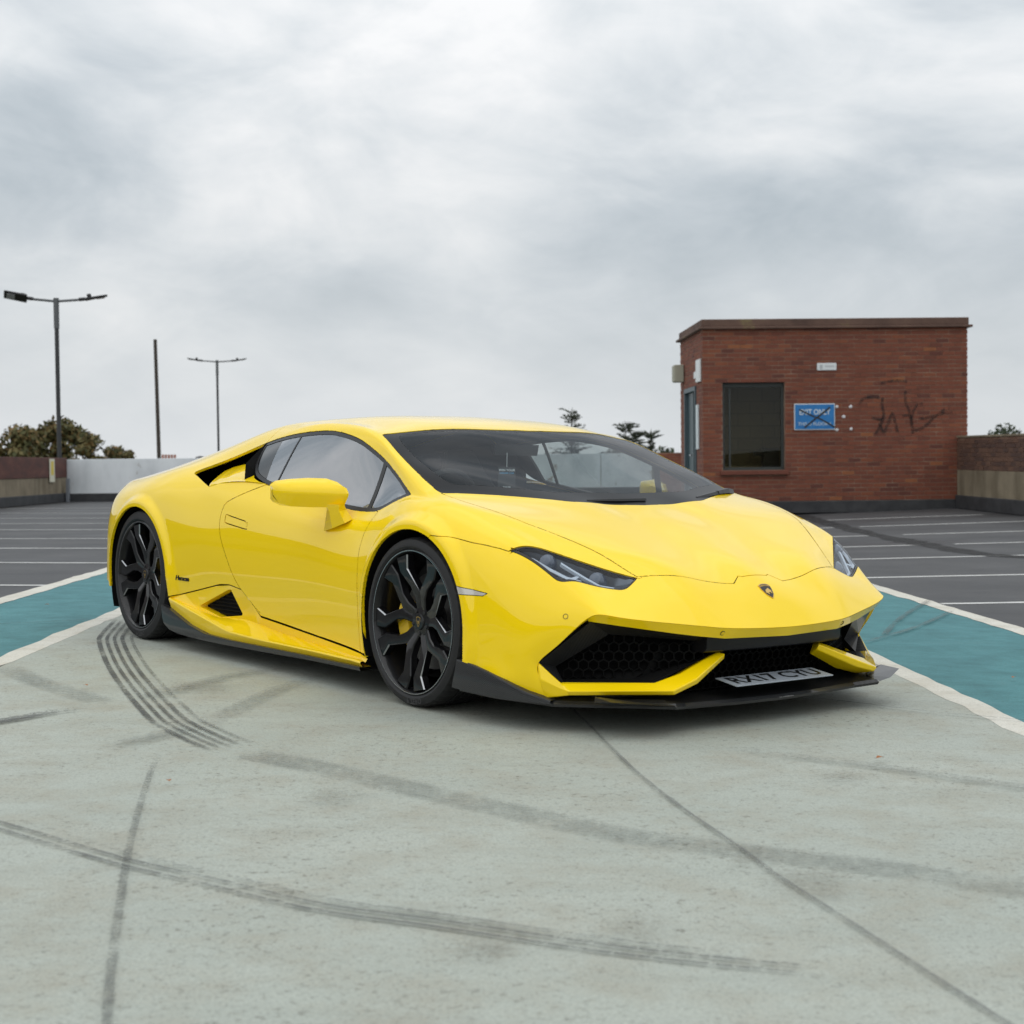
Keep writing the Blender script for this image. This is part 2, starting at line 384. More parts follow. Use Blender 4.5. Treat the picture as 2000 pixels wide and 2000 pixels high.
# feature outlines
ARCHP=[[(c[0]+r*math.cos(t),c[1]+r*math.sin(t)) for t in np.linspace(-.55,math.pi+.55,60)] for c,r in ARCH]
WS=roundpoly([(1.585,-.0001),(1.552,.36),(1.300,.812),(1.155,.800),(1.045,.782),(.929,.760),(.819,.737),(.690,.706),(.745,.45),(.80,.2),(.815,-.0001)],[0,.03,.02,.1,.1,.1,.1,.02,.1,.1,0])
HOOD=[(2.203,-.001),(2.203,.066),(2.197,.080),(2.226,.132)]+smoothpoly([(2.226,.132),(2.216,.2),(2.198,.3),(2.172,.4),(2.140,.5),(2.130,.530)],4)[1:]+smoothpoly([(2.130,.530),(1.986,.600),(1.814,.700),(1.718,.745),(1.52,.788),(1.300,.812)],6)[1:]
HLIGHT=roundpoly([(2.136,.532),(1.832,.878),(2.040,.806),(2.160,.612)],[.006,.001,.03,.03])
GH_TOP=smoothpoly([(1.129,.818),(1.0,.880),(.862,.942),(.70,1.002),(.54,1.050),(.34,1.082),(.195,1.088),(.0,1.080),(-.20,1.060),(-.34,1.036)],4)
GH_BOT=smoothpoly([(1.129,.818),(1.0,.780),(.870,.744),(.66,.746),(.35,.782),(.04,.824),(-.10,.845),(-.215,.880),(-.280,.930)],4)
GH=GH_TOP+GH_BOT[:0:-1]
OPEN=[(-.34,1.036)]+smoothpoly([(-.34,1.036),(-.47,1.006),(-.655,.955),(-.81,.908)],3)[1:]+roundpoly([(-.81,.908),(-.87,.886),(-.775,.866),(-.60,.820)],[0,.03,.03,0])[1:]+smoothpoly([(-.60,.820),(-.50,.838),(-.33,.850),(-.10,.845)],4)[1:]+smoothpoly([(-.10,.845),(-.215,.880),(-.280,.930)],4)[1:]
DOOR=smoothpoly([(.905,.744),(.880,.675),(.860,.594),(.853,.409),(.846,.150)],4)+[(-.06,.215)]+smoothpoly([(-.06,.245),(-.18,.315),(-.265,.390),(-.340,.506),(-.392,.600),(-.402,.680),(-.385,.735)],4)+[(-.36,.752)]+smoothpoly([(-.33,.764),(-.22,.800),(-.085,.838)],3)+[(-.04,.8345)]
_zt=float(Sf.reshape(-1,3)[np.argmin((Sf[:,:,0]-1.832).ravel()**2+(Sf[:,:,1]-.878).ravel()**2),2])
BSEAM=[(2.13,.535),(1.832,_zt),(1.79,_zt+.009),(1.73,_zt+.018),(1.66,_zt+.025),(1.55,.671),(1.462,.672),(1.42,.640)]
for pl in ARCHP: B.cutpoly(pl,XZ,sidelow,closed=False)
B.cutpoly(WS,XY,top,closed=True)
B.cutpoly(HOOD,XY,top,closed=False)
B.cutpoly(HLIGHT,XY,lambda P,N:(P[:,2]>.42))
B.cutpoly([(1.83,.88),(2.136,.532),(2.15,.516)],XY,lambda P,N:(P[:,2]>.5)&(P[:,2]<.72),closed=False,margin=0)
B.cutpoly(GH,XZ,side)
B.cutpoly(OPEN,XZ,side)
B.cutpoly(DOOR,XZ,sidelow)
B.cutpoly(BSEAM[1:],XZ,sidelow,closed=False)
B.cut((-.345,1.0),(-.345,1.3),XZ)                       # roof / rear deck seam
B.cutpoly([(1.30,.812),(1.22,.838),(1.129,.862)],XY,lambda P,N:(P[:,2]>.75),closed=False)
B.cutpoly([(-.345,.50),(-.9,.52),(-1.5,.50),(-1.9,.45),(-1.9,-.01)],XY,lambda P,N:(N[:,2]>.4),closed=False)
# window sub-division
DIV1=[(.845,.960),(.815,.742)];DIV1b=[(.812,.960),(.786,.742)]
DIV2=[(.010,1.09),(-.012,.83)]
DIV3=[(-.165,1.07),(-.105,.84)]
for dv_ in (DIV1,DIV1b,DIV2,[(.022,1.09),(.0,.83)],DIV3): B.cutpoly(dv_,XZ,side,closed=False,margin=.0)
def insetpoly(poly,d):
    poly=np.array(poly);o=[];n=len(poly);A_=.5*sum(poly[i-1][0]*poly[i][1]-poly[i][0]*poly[i-1][1] for i in range(n));sg=1 if A_>0 else -1
    for i in range(n):
        e1=poly[i]-poly[i-1];e2=poly[(i+1)%n]-poly[i]
        l1=np.linalg.norm(e1);l2=np.linalg.norm(e2)
        if l1<1e-6 or l2<1e-6: continue
        n1=np.array([-e1[1],e1[0]])/l1*sg;n2=np.array([-e2[1],e2[0]])/l2*sg
        m=n1+n2;lm=np.linalg.norm(m)
        if lm<1e-3: continue
        m/=lm;o.append(tuple(poly[i]+m*d/max(m@n1,.35)))
    return o
GHI=insetpoly(GH,.017); B.cutpoly(GHI,XZ,side,margin=.02)
WSI=roundpoly([(1.470,-.0001),(1.435,.36),(1.262,.730),(1.190,.742),(1.045,.728),(.929,.708),(.819,.686),(.735,.655),(.775,.45),(.822,.2),(.838,-.0001)],[0,.05,.08,.05,.1,.1,.1,.04,.1,.1,0])
B.cutpoly(WSI,XY,top,margin=.02)
HLI=insetpoly(HLIGHT,.007)
B.cutpoly(HLI,XY,lambda P,N:(P[:,2]>.42),margin=.015)
HANDLE=roundpoly([(-.352,.692),(-.146,.664),(-.138,.640),(-.150,.628),(-.340,.650),(-.356,.662)],.012)
B.cutpoly(HANDLE,XZ,sidelow,margin=.006)
MARK=[(1.600,.498),(1.700,.488),(1.790,.477),(1.768,.466),(1.612,.464)]
B.cutpoly(MARK,XZ,sidelow,margin=.01)
SILL=[(.96,.150),(.846,.160),(-.06,.230),(-.13,.285),(-.215,.342),(-.32,.357),(-.42,.352),(-.93,.255),(-1.2,.2)]
B.cutpoly(SILL,XZ,sidelow,closed=False)
C_=B.cen(); Ncen=B.N[B.T].mean(1)
lab=np.full(len(C_),'body',dtype=object)
x,y,z=C_.T
xz=C_[:,XZ];xy=C_[:,XY]
# fender / bumper / quarter
HS=np.array(sorted([(q[0],q[1]) for q in HOOD[24:]]))
lab[:]='rear_quarter'
isroof=(x>-.345)
lab[isroof&(z>.80)]='roof'
bsx=np.interp(x,[q[0] for q in BSEAM[:0:-1]],[q[1] for q in BSEAM[:0:-1]])
fen=(x>.6)&(x<1.86)&((z<bsx+.3))&((y>np.interp(x,HS[:,0],HS[:,1]))|(x<1.30))
lab[(x<.1)&(z<.87)&(y>.78)]='rear_quarter'
lab[(x>.84)&(x<2.5)&(z<.90)]='fender'
apill=(x<1.3)&(z>np.interp(x,[.4,.9,1.129,1.14,1.30],[.76,.76,.822,.825,.822])+.0)
lab[(x>.4)&(x<1.31)&apill&(y<np.interp(x,[1.129,1.22,1.30],[.862,.838,.812]))]='roof'
front=(x>1.42)&(z<np.where(x<1.832,bsx,np.interp(x,[1.832,2.13],[.66,.70])))&(~((x<1.832)&(z>bsx)))
lab[front]='front_bumper'
lab[(x>1.30)&inpoly(xy,HOOD+[(1.3,-.001)])&(Ncen[:,2]>.15)]='hood'
_yl=.88+(x-1.83)/(2.136-1.83)*(.532-.88)
lab[(x>1.832)&(x<2.14)&(y<_yl)&(y>.45)&(z>.5)&(lab!='hood')]='fender'
lab[(x>2.0)&(lab=='fender')&(y>_yl)]='front_bumper'
lab[inpoly(xz,DOOR)&(y>.6)&(z<.86)]='door'
lab[(x<-.345)&(y<.53)&inpoly(xy,[(-.345,-.01),(-.345,.50),(-.9,.52),(-1.5,.50),(-1.9,.45),(-1.9,-.01)])]='engine_cover'
lab[inpoly(xy,WS)&(Ncen[:,2]>.15)&(z>.7)]='screen_band'
lab[inpoly(xy,WSI)&(Ncen[:,2]>.15)&(z>.7)]='windscreen'
gh=inpoly(xz,GH)&(y>.55);ghi=inpoly(xz,GHI)&(y>.55)
lab[inpoly(xz,OPEN)&(y>.55)&~gh]='gone'
lab[gh]='window_trim'
div1=np.interp(z,[.742,.960],[.815,.845]);div1b=np.interp(z,[.742,.960],[.786,.812])
d2=np.interp(z,[.83,1.09],[-.012,.010]);d3=np.interp(z,[.84,1.07],[-.105,-.165])
lab[ghi&(x>div1)]='quarter_glass'
lab[ghi&(x<div1b)&(x>d2+.012)]='door_glass'
lab[ghi&(x<d2)&(x>d3)]='rear_side_glass'
lab[ghi&(x<d3)]='black_panel'
lab[inpoly(xy,HLIGHT)&(z>.42)&(x>1.8)]='lamp_rim'
lab[inpoly(xy,HLI)&(z>.42)&(x>1.8)]='lamp_lens'
lab[inpoly(xz,MARK)&(y>.8)]='side_marker'
lab[inpoly(xz,HANDLE)&(y>.8)]='door_handle'
for c,r in ARCH: lab[(np.hypot(x-c[0],z-c[1])<r)&(y>.6)]='gone'
for c,r in ARCH: lab[(np.abs(x-c[0])<r)&(z<c[1])&(y>.6)]='gone'
# the sill takes over below the door
C2=B.cen()
def is_below(C): return (C[:,0]<.97)&(C[:,0]>-1.2)&(C[:,2]<np.interp(C[:,0],[q[0] for q in SILL[::-1]],[q[1] for q in SILL[::-1]]))
lab[is_below(C_)&(y>.6)]='gone'

def panel(name, labels, material, parent, sides='each', gap=.0022, depth=.014, off=0.0, flange=True, label=None):
    """cut-out of the skin as a panel with turned-in edges; sides: 'each' -> one object per side, 'both' -> one object across the centre"""
    sel=np.isin(lab,labels if isinstance(labels,(list,tuple)) else [labels])
    T=B.T[sel]
    if len(T)==0: print('EMPTY',name); return []
    used=np.unique(T);mp=-np.ones(len(B.P),int);mp[used]=np.arange(len(used))
    P=B.P[used].copy();Nv=B.N[used].copy();T=mp[T]
    if off: P+=Nv*off
    # boundary
    ed={}
    for ti,t in enumerate(T):
        for k in range(3):
            a,b=int(t[k]),int(t[(k+1)%3]);key=(a,b) if a<b else (b,a)
            ed.setdefault(key,[]).append((a,b,int(t[(k+2)%3])))
    bd=[v[0] for v in ed.values() if len(v)==1]
    bd=[e for e in bd if not (sides=='both' and P[e[0],1]<1e-4 and P[e[1],1]<1e-4)]
    nf=len(T);FN=[];loopsN=[]
    inw=np.zeros_like(P);first={}
    for a,b,c in bd:
        e=P[b]-P[a];e/=np.linalg.norm(e)+1e-12;w=P[c]-P[a];w-=e*(w@e);w/=np.linalg.norm(w)+1e-12
        inw[a]+=w;inw[b]+=w
    ln=np.linalg.norm(inw,axis=1,keepdims=True);bi=np.where(ln[:,0]>1e-9)[0]
    ctr=P[:,1]<1e-4
    step=inw/np.maximum(ln,1e-9)*gap
    if sides=='both': step[ctr,1]=0
    P=P+step
    V=[tuple(q) for q in P];faces=[tuple(t) for t in T];ln_=[Nv[i] for t in T for i in t]
    if flange:
        lowid={}
        for i in bi:
            lowid[i]=len(V);V.append(tuple(P[i]-Nv[i]*depth))
        for a,b,c in bd:
            faces.append((b,a,lowid[a],lowid[b]))
            e=P[b]-P[a];nn=np.cross(e,Nv[a]);nn/=np.linalg.norm(nn)+1e-12
            ln_+= [nn]*4
    V=np.array(V);ln_=np.array(ln_)
    def mk(V,faces,ln_,nm):
        me=bpy.data.meshes.new(nm);me.from_pydata(V.tolist(),[],faces)
        me.polygons.foreach_set('use_smooth',[True]*len(faces))
        for m in (material if isinstance(material,(list,tuple)) else [material]): me.materials.append(m)
        me.normals_split_custom_set(ln_.tolist());me.update()
        return link(bpy.data.objects.new(nm,me),parent)
    mir=np.array([1,-1,1.])
    # right-hand side of the car is y<0
    Vr=V*mir;fr=[tuple(reversed(f)) for f in faces]
    lr=[];k=0
    for f in faces:
        n=len(f);lr+= [ln_[k+n-1-i]*mir for i in range(n)];k+=n
    lr=np.array(lr)
    if sides=='both':
        nV=len(V);VV=np.concatenate([V,Vr]);ff=faces+[tuple(i+nV for i in f) for f in fr]
        return [mk(VV,ff,np.concatenate([ln_,lr]),name)]
    o1=mk(Vr,fr,lr,name);o2=mk(V,faces,ln_,name)
    return [o1,o2]
panel('hood','hood',YEL,CAR,'both')
panel('front_bumper','front_bumper',YEL,CAR,'both',gap=.0012)
DOORS=panel('door','door',YEL,CAR)
panel('rear_quarter','rear_quarter',YEL,CAR,'both')
panel('body_shell',['roof','fender'],YEL,CAR,'both')
panel('engine_cover','engine_cover',YEL,CAR,'both')
SCR=panel('windscreen','windscreen',WGLASS,CAR,'both',gap=0,flange=False,off=-.002)[0]
panel('screen_band','screen_band',BAND,CAR,'both',gap=.001,depth=.01,off=-.002)
panel('window_trim','window_trim',TRIM,CAR,gap=.001,depth=.012,off=-.002)
panel('quarter_glass','quarter_glass',SGLASS,CAR,gap=0,flange=False,off=-.004)
panel('door_glass','door_glass',SGLASS,CAR,gap=0,flange=False,off=-.004)
panel('rear_side_glass','rear_side_glass',SGLASS,CAR,gap=0,flange=False,off=-.004)
panel('window_panel','black_panel',GLOSS,CAR,gap=.001,off=-.004)
panel('lamp_rim','lamp_rim',TRIM,CAR,gap=.0015,depth=.02,off=-.002)
LENSES=panel('headlight','lamp_lens',LENS,CAR,gap=0,flange=False,off=-.003)
HAND=panel('door_handle','door_handle',YEL,CAR,gap=.0028,depth=.012,off=-.001)
panel('side_marker','side_marker',mat('marker_lens',(0.55,0.52,0.47),rough=.08,coat=1),CAR,gap=.0015,depth=.01,off=.001)
# dark lining under every panel: closes the gaps and trims the cabin
lin=np.isin(lab,['hood','front_bumper','fender','door','rear_quarter','roof','engine_cover','window_trim','screen_band','black_panel'])
_T=B.T[lin];_u=np.unique(_T);_m=-np.ones(len(B.P),int);_m[_u]=np.arange(len(_u))
_P=B.P[_u]-B.N[_u]*.0125;_T=_m[_T];_Pm=_P*np.array([1,-1,1]);_n=len(_P)
mesh_obj('body_lining',np.concatenate([_P,_Pm]),np.concatenate([_T,_T[:,::-1]+_n]),DARK,CAR)
# ---------------------------------------------------------------- car parts
def both(fn):
    """build a part for the right (s=-1) and the left (s=1) side"""
    return [fn(s) for s in (-1,1)]
def sided(V,Fc,s):
    V=np.array(V,float)
    if s<0: return V*np.array([1,-1,1]),[tuple(reversed(f)) for f in Fc]
    return V,[tuple(f) for f in Fc]
def fixn(o):
    bm=bmesh.new();bm.from_mesh(o.data);bmesh.ops.recalc_face_normals(bm,faces=bm.faces);bm.to_mesh(o.data);bm.free();return o
def loft(secs,closed=True,caps=True):
    """secs: list of equal-length point lists"""
    n=len(secs[0]);V=[q for s_ in secs for q in s_];Fc=[]
    for i in range(len(secs)-1):
        for k in range(n if closed else n-1):
            k2=(k+1)%n;Fc.append((i*n+k,(i+1)*n+k,(i+1)*n+k2,i*n+k2))
    if caps and closed:
        Fc.append(tuple(range(n)));Fc.append(tuple(reversed(range((len(secs)-1)*n,len(secs)*n))))
    return V,Fc
def bevel_obj(o,w=.004,seg=2,ang=30):
    m=o.modifiers.new('bevel','BEVEL');m.width=w;m.segments=seg;m.limit_method='ANGLE';m.angle_limit=RAD(ang);m.harden_normals=False
    return o
def part(name,V,Fc,m,s=1,parent=CAR,smooth=True,sharp=35,bev=0):
    V,Fc=sided(V,Fc,s);o=fixn(mesh_obj(name,V,Fc,m,parent))
    if smooth:
        o.data.polygons.foreach_set('use_smooth',[True]*len(o.data.polygons));o.data.set_sharp_from_angle(angle=RAD(sharp))
    if bev: bevel_obj(o,bev)
    return o
# ---- wheels
def lathe(profile,n=96,rfun=None):
    """profile of (r,d): rings round the axle, d outward"""
    V=[];Fc=[];m=len(profile)
    for i in range(n):
        t=2*math.pi*i/n
        for j,(r,d) in enumerate(profile):
            rr=rfun(i,j,r) if rfun else r
            V.append((rr*math.cos(t),d,rr*math.sin(t)))
    for i in range(n):
        i2=(i+1)%n
        for j in range(m-1): Fc.append((i*m+j,i*m+j+1,i2*m+j+1,i2*m+j))
    return V,Fc
def text_mesh(body,size,extrude=.0006,bold=False,align='CENTER',shear=0):
    cu=bpy.data.curves.new('t','FONT');cu.body=body;cu.size=size;cu.extrude=extrude;cu.align_x=align;cu.align_y='CENTER';cu.shear=shear;cu.resolution_u=3
    if bold: cu.offset=size*.018
    o=bpy.data.objects.new('t',cu);COL.objects.link(o)
    me=bpy.data.meshes.new_from_object(o.evaluated_get(bpy.context.evaluated_depsgraph_get()))
    yc=(max(v.co.y for v in me.vertices)+min(v.co.y for v in me.vertices))/2;V=[(v.co.x,v.co.y-yc,v.co.z) for v in me.vertices];Fc=[tuple(p.vertices) for p in me.polygons]
    bpy.data.objects.remove(o);bpy.data.curves.remove(cu);bpy.data.meshes.remove(me)
    return V,Fc
TYRE_TXT=mat('tyre_lettering',(0.05,0.05,0.052),rough=.6)
CALY=mat('caliper_yellow',(0.80,0.52,0.01),rough=.3,coat=.6)
GOLD=mat('emblem_gold',(0.72,0.47,0.14),rough=.3,metal=.85)
def make_wheel(cx,Yf,R,width,rim,ang0,s,cal_ang):
    """s=-1 right side; d outward from the tyre's outer face at |y|=Yf"""
    def place(V): return [(cx+v[0],s*(Yf+v[1]),R+v[2]) for v in V]
    def mk(name,V,Fc,m,parent,smooth=True,sharp=40,loc=None):
        V=place(V);o=fixn(mesh_obj(name,V,Fc,m,parent))
        if smooth:
            o.data.polygons.foreach_set('use_smooth',[True]*len(o.data.polygons));o.data.set_sharp_from_angle(angle=RAD(sharp))
        return o
    k=rim/.28
    # rim (barrel + lip) is the wheel's main mesh
    V,Fc=lathe([(rim-.002,-.030),(rim+.003,-.010),(rim+.004,-.006),(rim+.001,-.003),(rim-.003,-.0035),(rim-.006,-.008),(rim-.010,-.018),(rim-.016,-.035),(rim-.024,-.07),(rim-.03,-.13),(rim-.02,-width+.02)],96)
    W_=mk('wheel',V,Fc,WHEELM,CAR)
    V,Fc=lathe([(rim-.0005,-.0022),(rim-.0035,-.0026)],96); mk('rim_edge',V,Fc,EDGE,W_)
    # tyre
    ns=208
    pr=[(rim+.001,-.012),(rim+.006,-.004),(rim+.015,.0015),(rim+.026,.001),(R-.010,-.007),(R-.004,-.016),(R-.0015,-.026),(R-.0005,-.045),(R,-.060)]
    gr=[]
    for gd in (-.078,-width*.5+.012,-width+.078):
        gr+=[(R,gd+.006),(R-.007,gd+.005),(R-.007,gd-.005),(R,gd-.006)]
    pr+=gr+[(R-.0005,-width+.045),(R-.0015,-width+.026),(R-.006,-width+.012),(R-.02,-width),(rim+.004,-width+.008)]
    def rf(i,j,r):
        if 5<=j<=8 and i%4==0: return r-.0045
        if 14<=j<=16 and (i+2)%5==0: return r-.004
        return r
    V,Fc=lathe(pr,ns,rf); tyre=mk('tyre',V,Fc,RUBB,W_,sharp=28)
    # flat contact patch
    for v in tyre.data.vertices:
        if v.co.z<.0: v.co.z=.0
    # spokes
    outer=[(.040,38),(.070,27),(.100,21.5),(.145,23.5),(.216,33.5),(.270,31)]
    inner=[(.040,0),(.070,0),(.100,0),(.120,0),(.212,19),(.265,14.5)]
    dep=lambda r:-.012-.036*max(0,(.270-r)/.23)**1.35
    cen=0.0
    for q in range(5):
        phi=RAD(ang0+72*q)
        Vs=[];Fs=[];mi=[]
        for hs in (1,-1):
            b0=len(Vs)
            for (ro,ao),(ri,ai) in zip(outer,inner):
                O=np.array([ro*k*math.cos(RAD(ao)),ro*k*math.sin(RAD(ao))]);I=np.array([ri*k*math.cos(RAD(ai)),ri*k*math.sin(RAD(ai))])
                wv=I-O;wl=np.linalg.norm(wv);wu=wv/wl;iw=.0042
                rows=[(O,-.032),(O,-.0045),(O+wu*iw,0),(O+wu*wl*.5,.0005)]
                if ai==0: rows+=[(I,-.004 if ro>.06 else 0),(I,-.004 if ro>.06 else 0),(I,-.032)]
                else: rows+=[(I-wu*iw,0),(I,-.0045),(I,-.032)]
                for (p_,dd) in rows:
                    d=dep(min(np.linalg.norm(p_)/k,.27))+dd
                    Vs.append((p_[0],d,p_[1]*hs))
            m=7
            for i in range(len(outer)-1):
                for j in range(m-1):
                    Fs.append((b0+i*m+j,b0+i*m+j+1,b0+(i+1)*m+j+1,b0+(i+1)*m+j))
                    ai=inner[i][1];aj=inner[i+1][1]
                    mi.append(1 if (j==4 and aj>0) else 0)
        c_,s_=math.cos(phi),math.sin(phi)
        Vs=[(v[0]*c_-v[2]*s_,v[1],v[0]*s_+v[2]*c_) for v in Vs]
        Vs=[((v[0] if s<0 else v[0]),v[1],v[2]) for v in Vs]
        o=mk('spoke',Vs,Fs,[WHEELM,EDGEB],W_,sharp=25)
        for p_,i_ in zip(o.data.polygons,mi): p_.material_index=i_
    # hub and cap
    V,Fc=lathe([(.0005,-.036),(.030,-.036),(.0315,-.038),(.033,-.043),(.058,-.046),(.060,-.050),(.060,-.10)],48); mk('hub',V,Fc,WHEELM,W_)
    # nuts
    for q in range(5):
        t=RAD(ang0+36+72*q);V,Fc=lathe([(.0003,-.040),(.007,-.040),(.0085,-.042),(.0085,-.055)],6)
        mk('wheel_nut',[(v[0]+.046*math.cos(t),v[1],v[2]+.046*math.sin(t)) for v in V],Fc,BLK,W_)
    # shield on the cap
    sh=[(-.014,.016),(-.007,.0195),(0,.0205),(.007,.0195),(.014,.016),(.013,.004),(.008,-.011),(0,-.021),(-.008,-.011),(-.013,.004)]
    def ring(pts,k1,k2,d):
        n=len(pts);V=[(x*k1,d,z*k1) for x,z in pts]+[(x*k2,d,z*k2) for x,z in pts]
        return V,[(i,(i+1)%n,n+(i+1)%n,n+i) for i in range(n)]
    V,Fc=ring(sh,1,.86,-.0352);mk('cap_shield',V,Fc,GOLD,W_,False)
    mk('cap_bull',[(x*.33,-.0352,z*.33-.003) for x,z in sh],[tuple(range(len(sh)))],GOLD,W_,False)
    # brake disc and caliper
    V,Fc=lathe([(.09,-.105),(.19*k,-.105),(.19*k,-.135),(.09,-.135)],64);mk('brake_disc',V,Fc,DISC,W_,sharp=30)
    V,Fc=lathe([(.001,-.09),(.095,-.09),(.097,-.105)],48);mk('disc_bell',V,Fc,BLK,W_)
    secs=[]
    for a_ in np.linspace(cal_ang-32,cal_ang+32,9):
        t=RAD(a_);tp=1-.12*abs((a_-cal_ang)/32)**3
        secs.append([(r_*math.cos(t),d_,r_*math.sin(t)) for r_,d_ in ((.118,-.085),(.125,-.070),(.19*k*tp,-.066),(.205*k*tp,-.08),(.205*k*tp,-.15),(.118,-.15))])
    V,Fc=loft(secs);cal=mk('brake_caliper',V,Fc,CALY,W_,sharp=30)
    # raised lettering low on the tyre wall
    V,Fc=text_mesh('P ZERO',.030,.0004)
    rt=(rim+R)/2+.0005;o=[]
    for v in V:
        a_=RAD(-84)+(v[0]/rt)*(1 if s<0 else -1); rr=rt-v[1]*1.0 if False else rt+v[1]
        o.append((rr*math.cos(a_),.0022+v[2],rr*math.sin(a_)))
    mk('tyre_lettering',o,Fc,TYRE_TXT,W_,False)
    return W_
EDGEB=mat('spoke_edge',(0.36,0.37,0.385),rough=.28,metal=.9)
for s in (-1,1):
    make_wheel(1.312,.960,.330,.245,.279,86,s,185)
    make_wheel(-1.310,.952,.342,.300,.281,80,s,20)
# ---- wheel arch liners
for s in (-1,1):
    for (c,r),yo in ((ARCH[0],.958),(ARCH[1],.945)):
        V=[];Fc=[];ts=np.linspace(-.45,math.pi+.45,40)
        for t in ts:
            for rr,yy in ((r+.001,yo),(r+.012,yo-.03),(r+.012,.60),(.05,.60)):
                V.append((c[0]+rr*math.cos(t),yy,c[1]+rr*math.sin(t)))
        for i in range(len(ts)-1):
            for j in range(3): Fc.append((i*4+j,i*4+j+1,i*4+5+j,i*4+4+j))
        part('wheel_arch_liner',V,Fc,DARK,s)
# ---- lip under the nose
lowx=lambda Y:(np.interp(Y,[0,.3,.4,.5,.6,.7,.768],[2.372,2.352,2.326,2.297,2.262,2.222,2.152]),np.interp(Y,[0,.3,.4,.5,.6,.7,.768],[.324,.330,.341,.355,.371,.387,.399]))
edge=[tuple(q) for q in Sf[0] if q[1]<=.785]
V=[];Fc=[]
row=[(-1,q) for q in edge[:0:-1]]+[(1,q) for q in edge]
for sg,q in row:
    Yl=min(q[1],.768*q[1]/.78) ;lx,lz=lowx(Yl)
    V+=[(q[0]-.0006,sg*q[1],q[2]-.0008),(lx,sg*Yl,lz),(lx-.05,sg*Yl*.985,lz+.012)]
for i in range(len(row)-1):
    for j in range(2):Fc.append((i*3+j,i*3+j+1,i*3+4+j,i*3+3+j))
part('bumper_lip',V,Fc,YEL,1,sharp=30)
GRILL2=mat('satin_black',(.006,.006,.007),rough=.35,spec=.3)
# ---- black beam across the middle
secs=[]
for Y in np.linspace(-.36,.36,15):
    lx,lz=lowx(abs(Y));dx=-.02*(abs(Y)/.36)**2
    secs.append([(lx-.012,Y,lz+.004),(lx-.018,Y,lz-.012),(2.338+dx,Y,.296),(2.330+dx,Y,.283),(2.318+dx,Y,.277),(2.22,Y,.277),(2.22,Y,lz+.004)])
V,Fc=loft(secs);part('bumper_beam',V,Fc,GRILL2,1,sharp=25)
# ---- honeycomb
def honeycomb(poly,cell,t=.0045,depth=.02):
    """2-D honeycomb bars clipped to a polygon; returns verts (u,v,w) and faces"""
    poly=np.array(poly);u0,v0=poly.min(0);u1,v1=poly.max(0);Vh=[];Fh=[]
    hx=cell*1.7320508;vy=cell*1.5;r=0
    v=v0-cell
    while v<v1+cell:
        u=u0-hx+(hx/2 if r%2 else 0)
        while u<u1+hx:
            if inpoly(np.array([[u,v]]),poly)[0]:
                b=len(Vh)
                for rr,w in ((cell*1.0,0),(cell*.88,0),(cell*.84,-depth)):
                    for k in range(6):
                        a=RAD(60*k+30);Vh.append((u+rr*math.cos(a),v+rr*math.sin(a),w))
                for k in range(6):
                    k2=(k+1)%6;Fh.append((b+k,b+k2,b+6+k2,b+6+k));Fh.append((b+6+k,b+6+k2,b+12+k2,b+12+k))
            u+=hx
        v+=vy;r+=1
    return Vh,Fh
# ---- side intakes
GRILL=mat('grille_black',(0.0035,0.0035,0.0035),rough=.55,spec=.12)
A_,B_,Cc,D_,E_,F_=[np.array(q) for q in ((1.993,.866,.243),(2.155,.768,.398),(2.330,.345,.335),(2.283,.285,.272),(2.283,.574,.184),(2.074,.824,.178))]
a_,b_,cc,d_2,e_,f_=[np.array(q) for q in ((1.985,.782,.223),(2.140,.668,.347),(2.290,.315,.312),(2.245,.285,.262),(2.245,.560,.180),(2.040,.790,.176))]
for s in (-1,1):
    O=[A_,B_,Cc,D_,E_,F_];I=[a_,b_,cc,d_2,e_,f_];K=[q+np.array([-.10,-.01,0]) for q in I]
    # carbon cheek on the outer side
    n1=B_+np.array([-.002,-.002,-.002])
    V=[A_,B_,b_,a_,F_,f_];Fc=[(0,1,2,3),(0,3,5,4)]
    part('intake_cheek',V,Fc,CARB,s,smooth=False)
    V=[B_,Cc,cc,b_]+[Cc,D_,d_2,cc];Fc=[(0,1,2,3),(4,5,6,7)]
    part('intake_brow',V,Fc,BLK,s,smooth=False)
    V=[D_,E_,e_,d_2,E_,F_,f_,e_];part('intake_floor',V,[(0,1,2,3),(4,5,6,7)],BLK,s,smooth=False)
    V=I+K;Fc=[(i,(i+1)%6,6+(i+1)%6,6+i) for i in range(6)]+[(6,7,8,9,10,11)]
    part('intake_duct',V,Fc,DARK,s,smooth=False)
    # honeycomb just behind the opening, in the plane of the inner outline
    o_=np.mean(I,axis=0)+np.array([-.035,0,0]);uu=(cc-a_);uu[2]=0;uu/=np.linalg.norm(uu);nn=np.cross(uu,[0,0,1.]);vv=np.array([0,0,1.])
    if nn[0]<0: nn=-nn
    pl=[((q-o_)@uu,(q-o_)@vv) for q in (I)]
    _c=np.mean(pl,axis=0);pl=[tuple(_c+(np.array(q)-_c)*np.array([.90,.86])) for q in pl]
    Vh,Fh=honeycomb(pl,.021)
    part('intake_grille',[o_+uu*v[0]+vv*v[1]+nn*v[2] for v in Vh],Fh,GRILL,s,smooth=False)
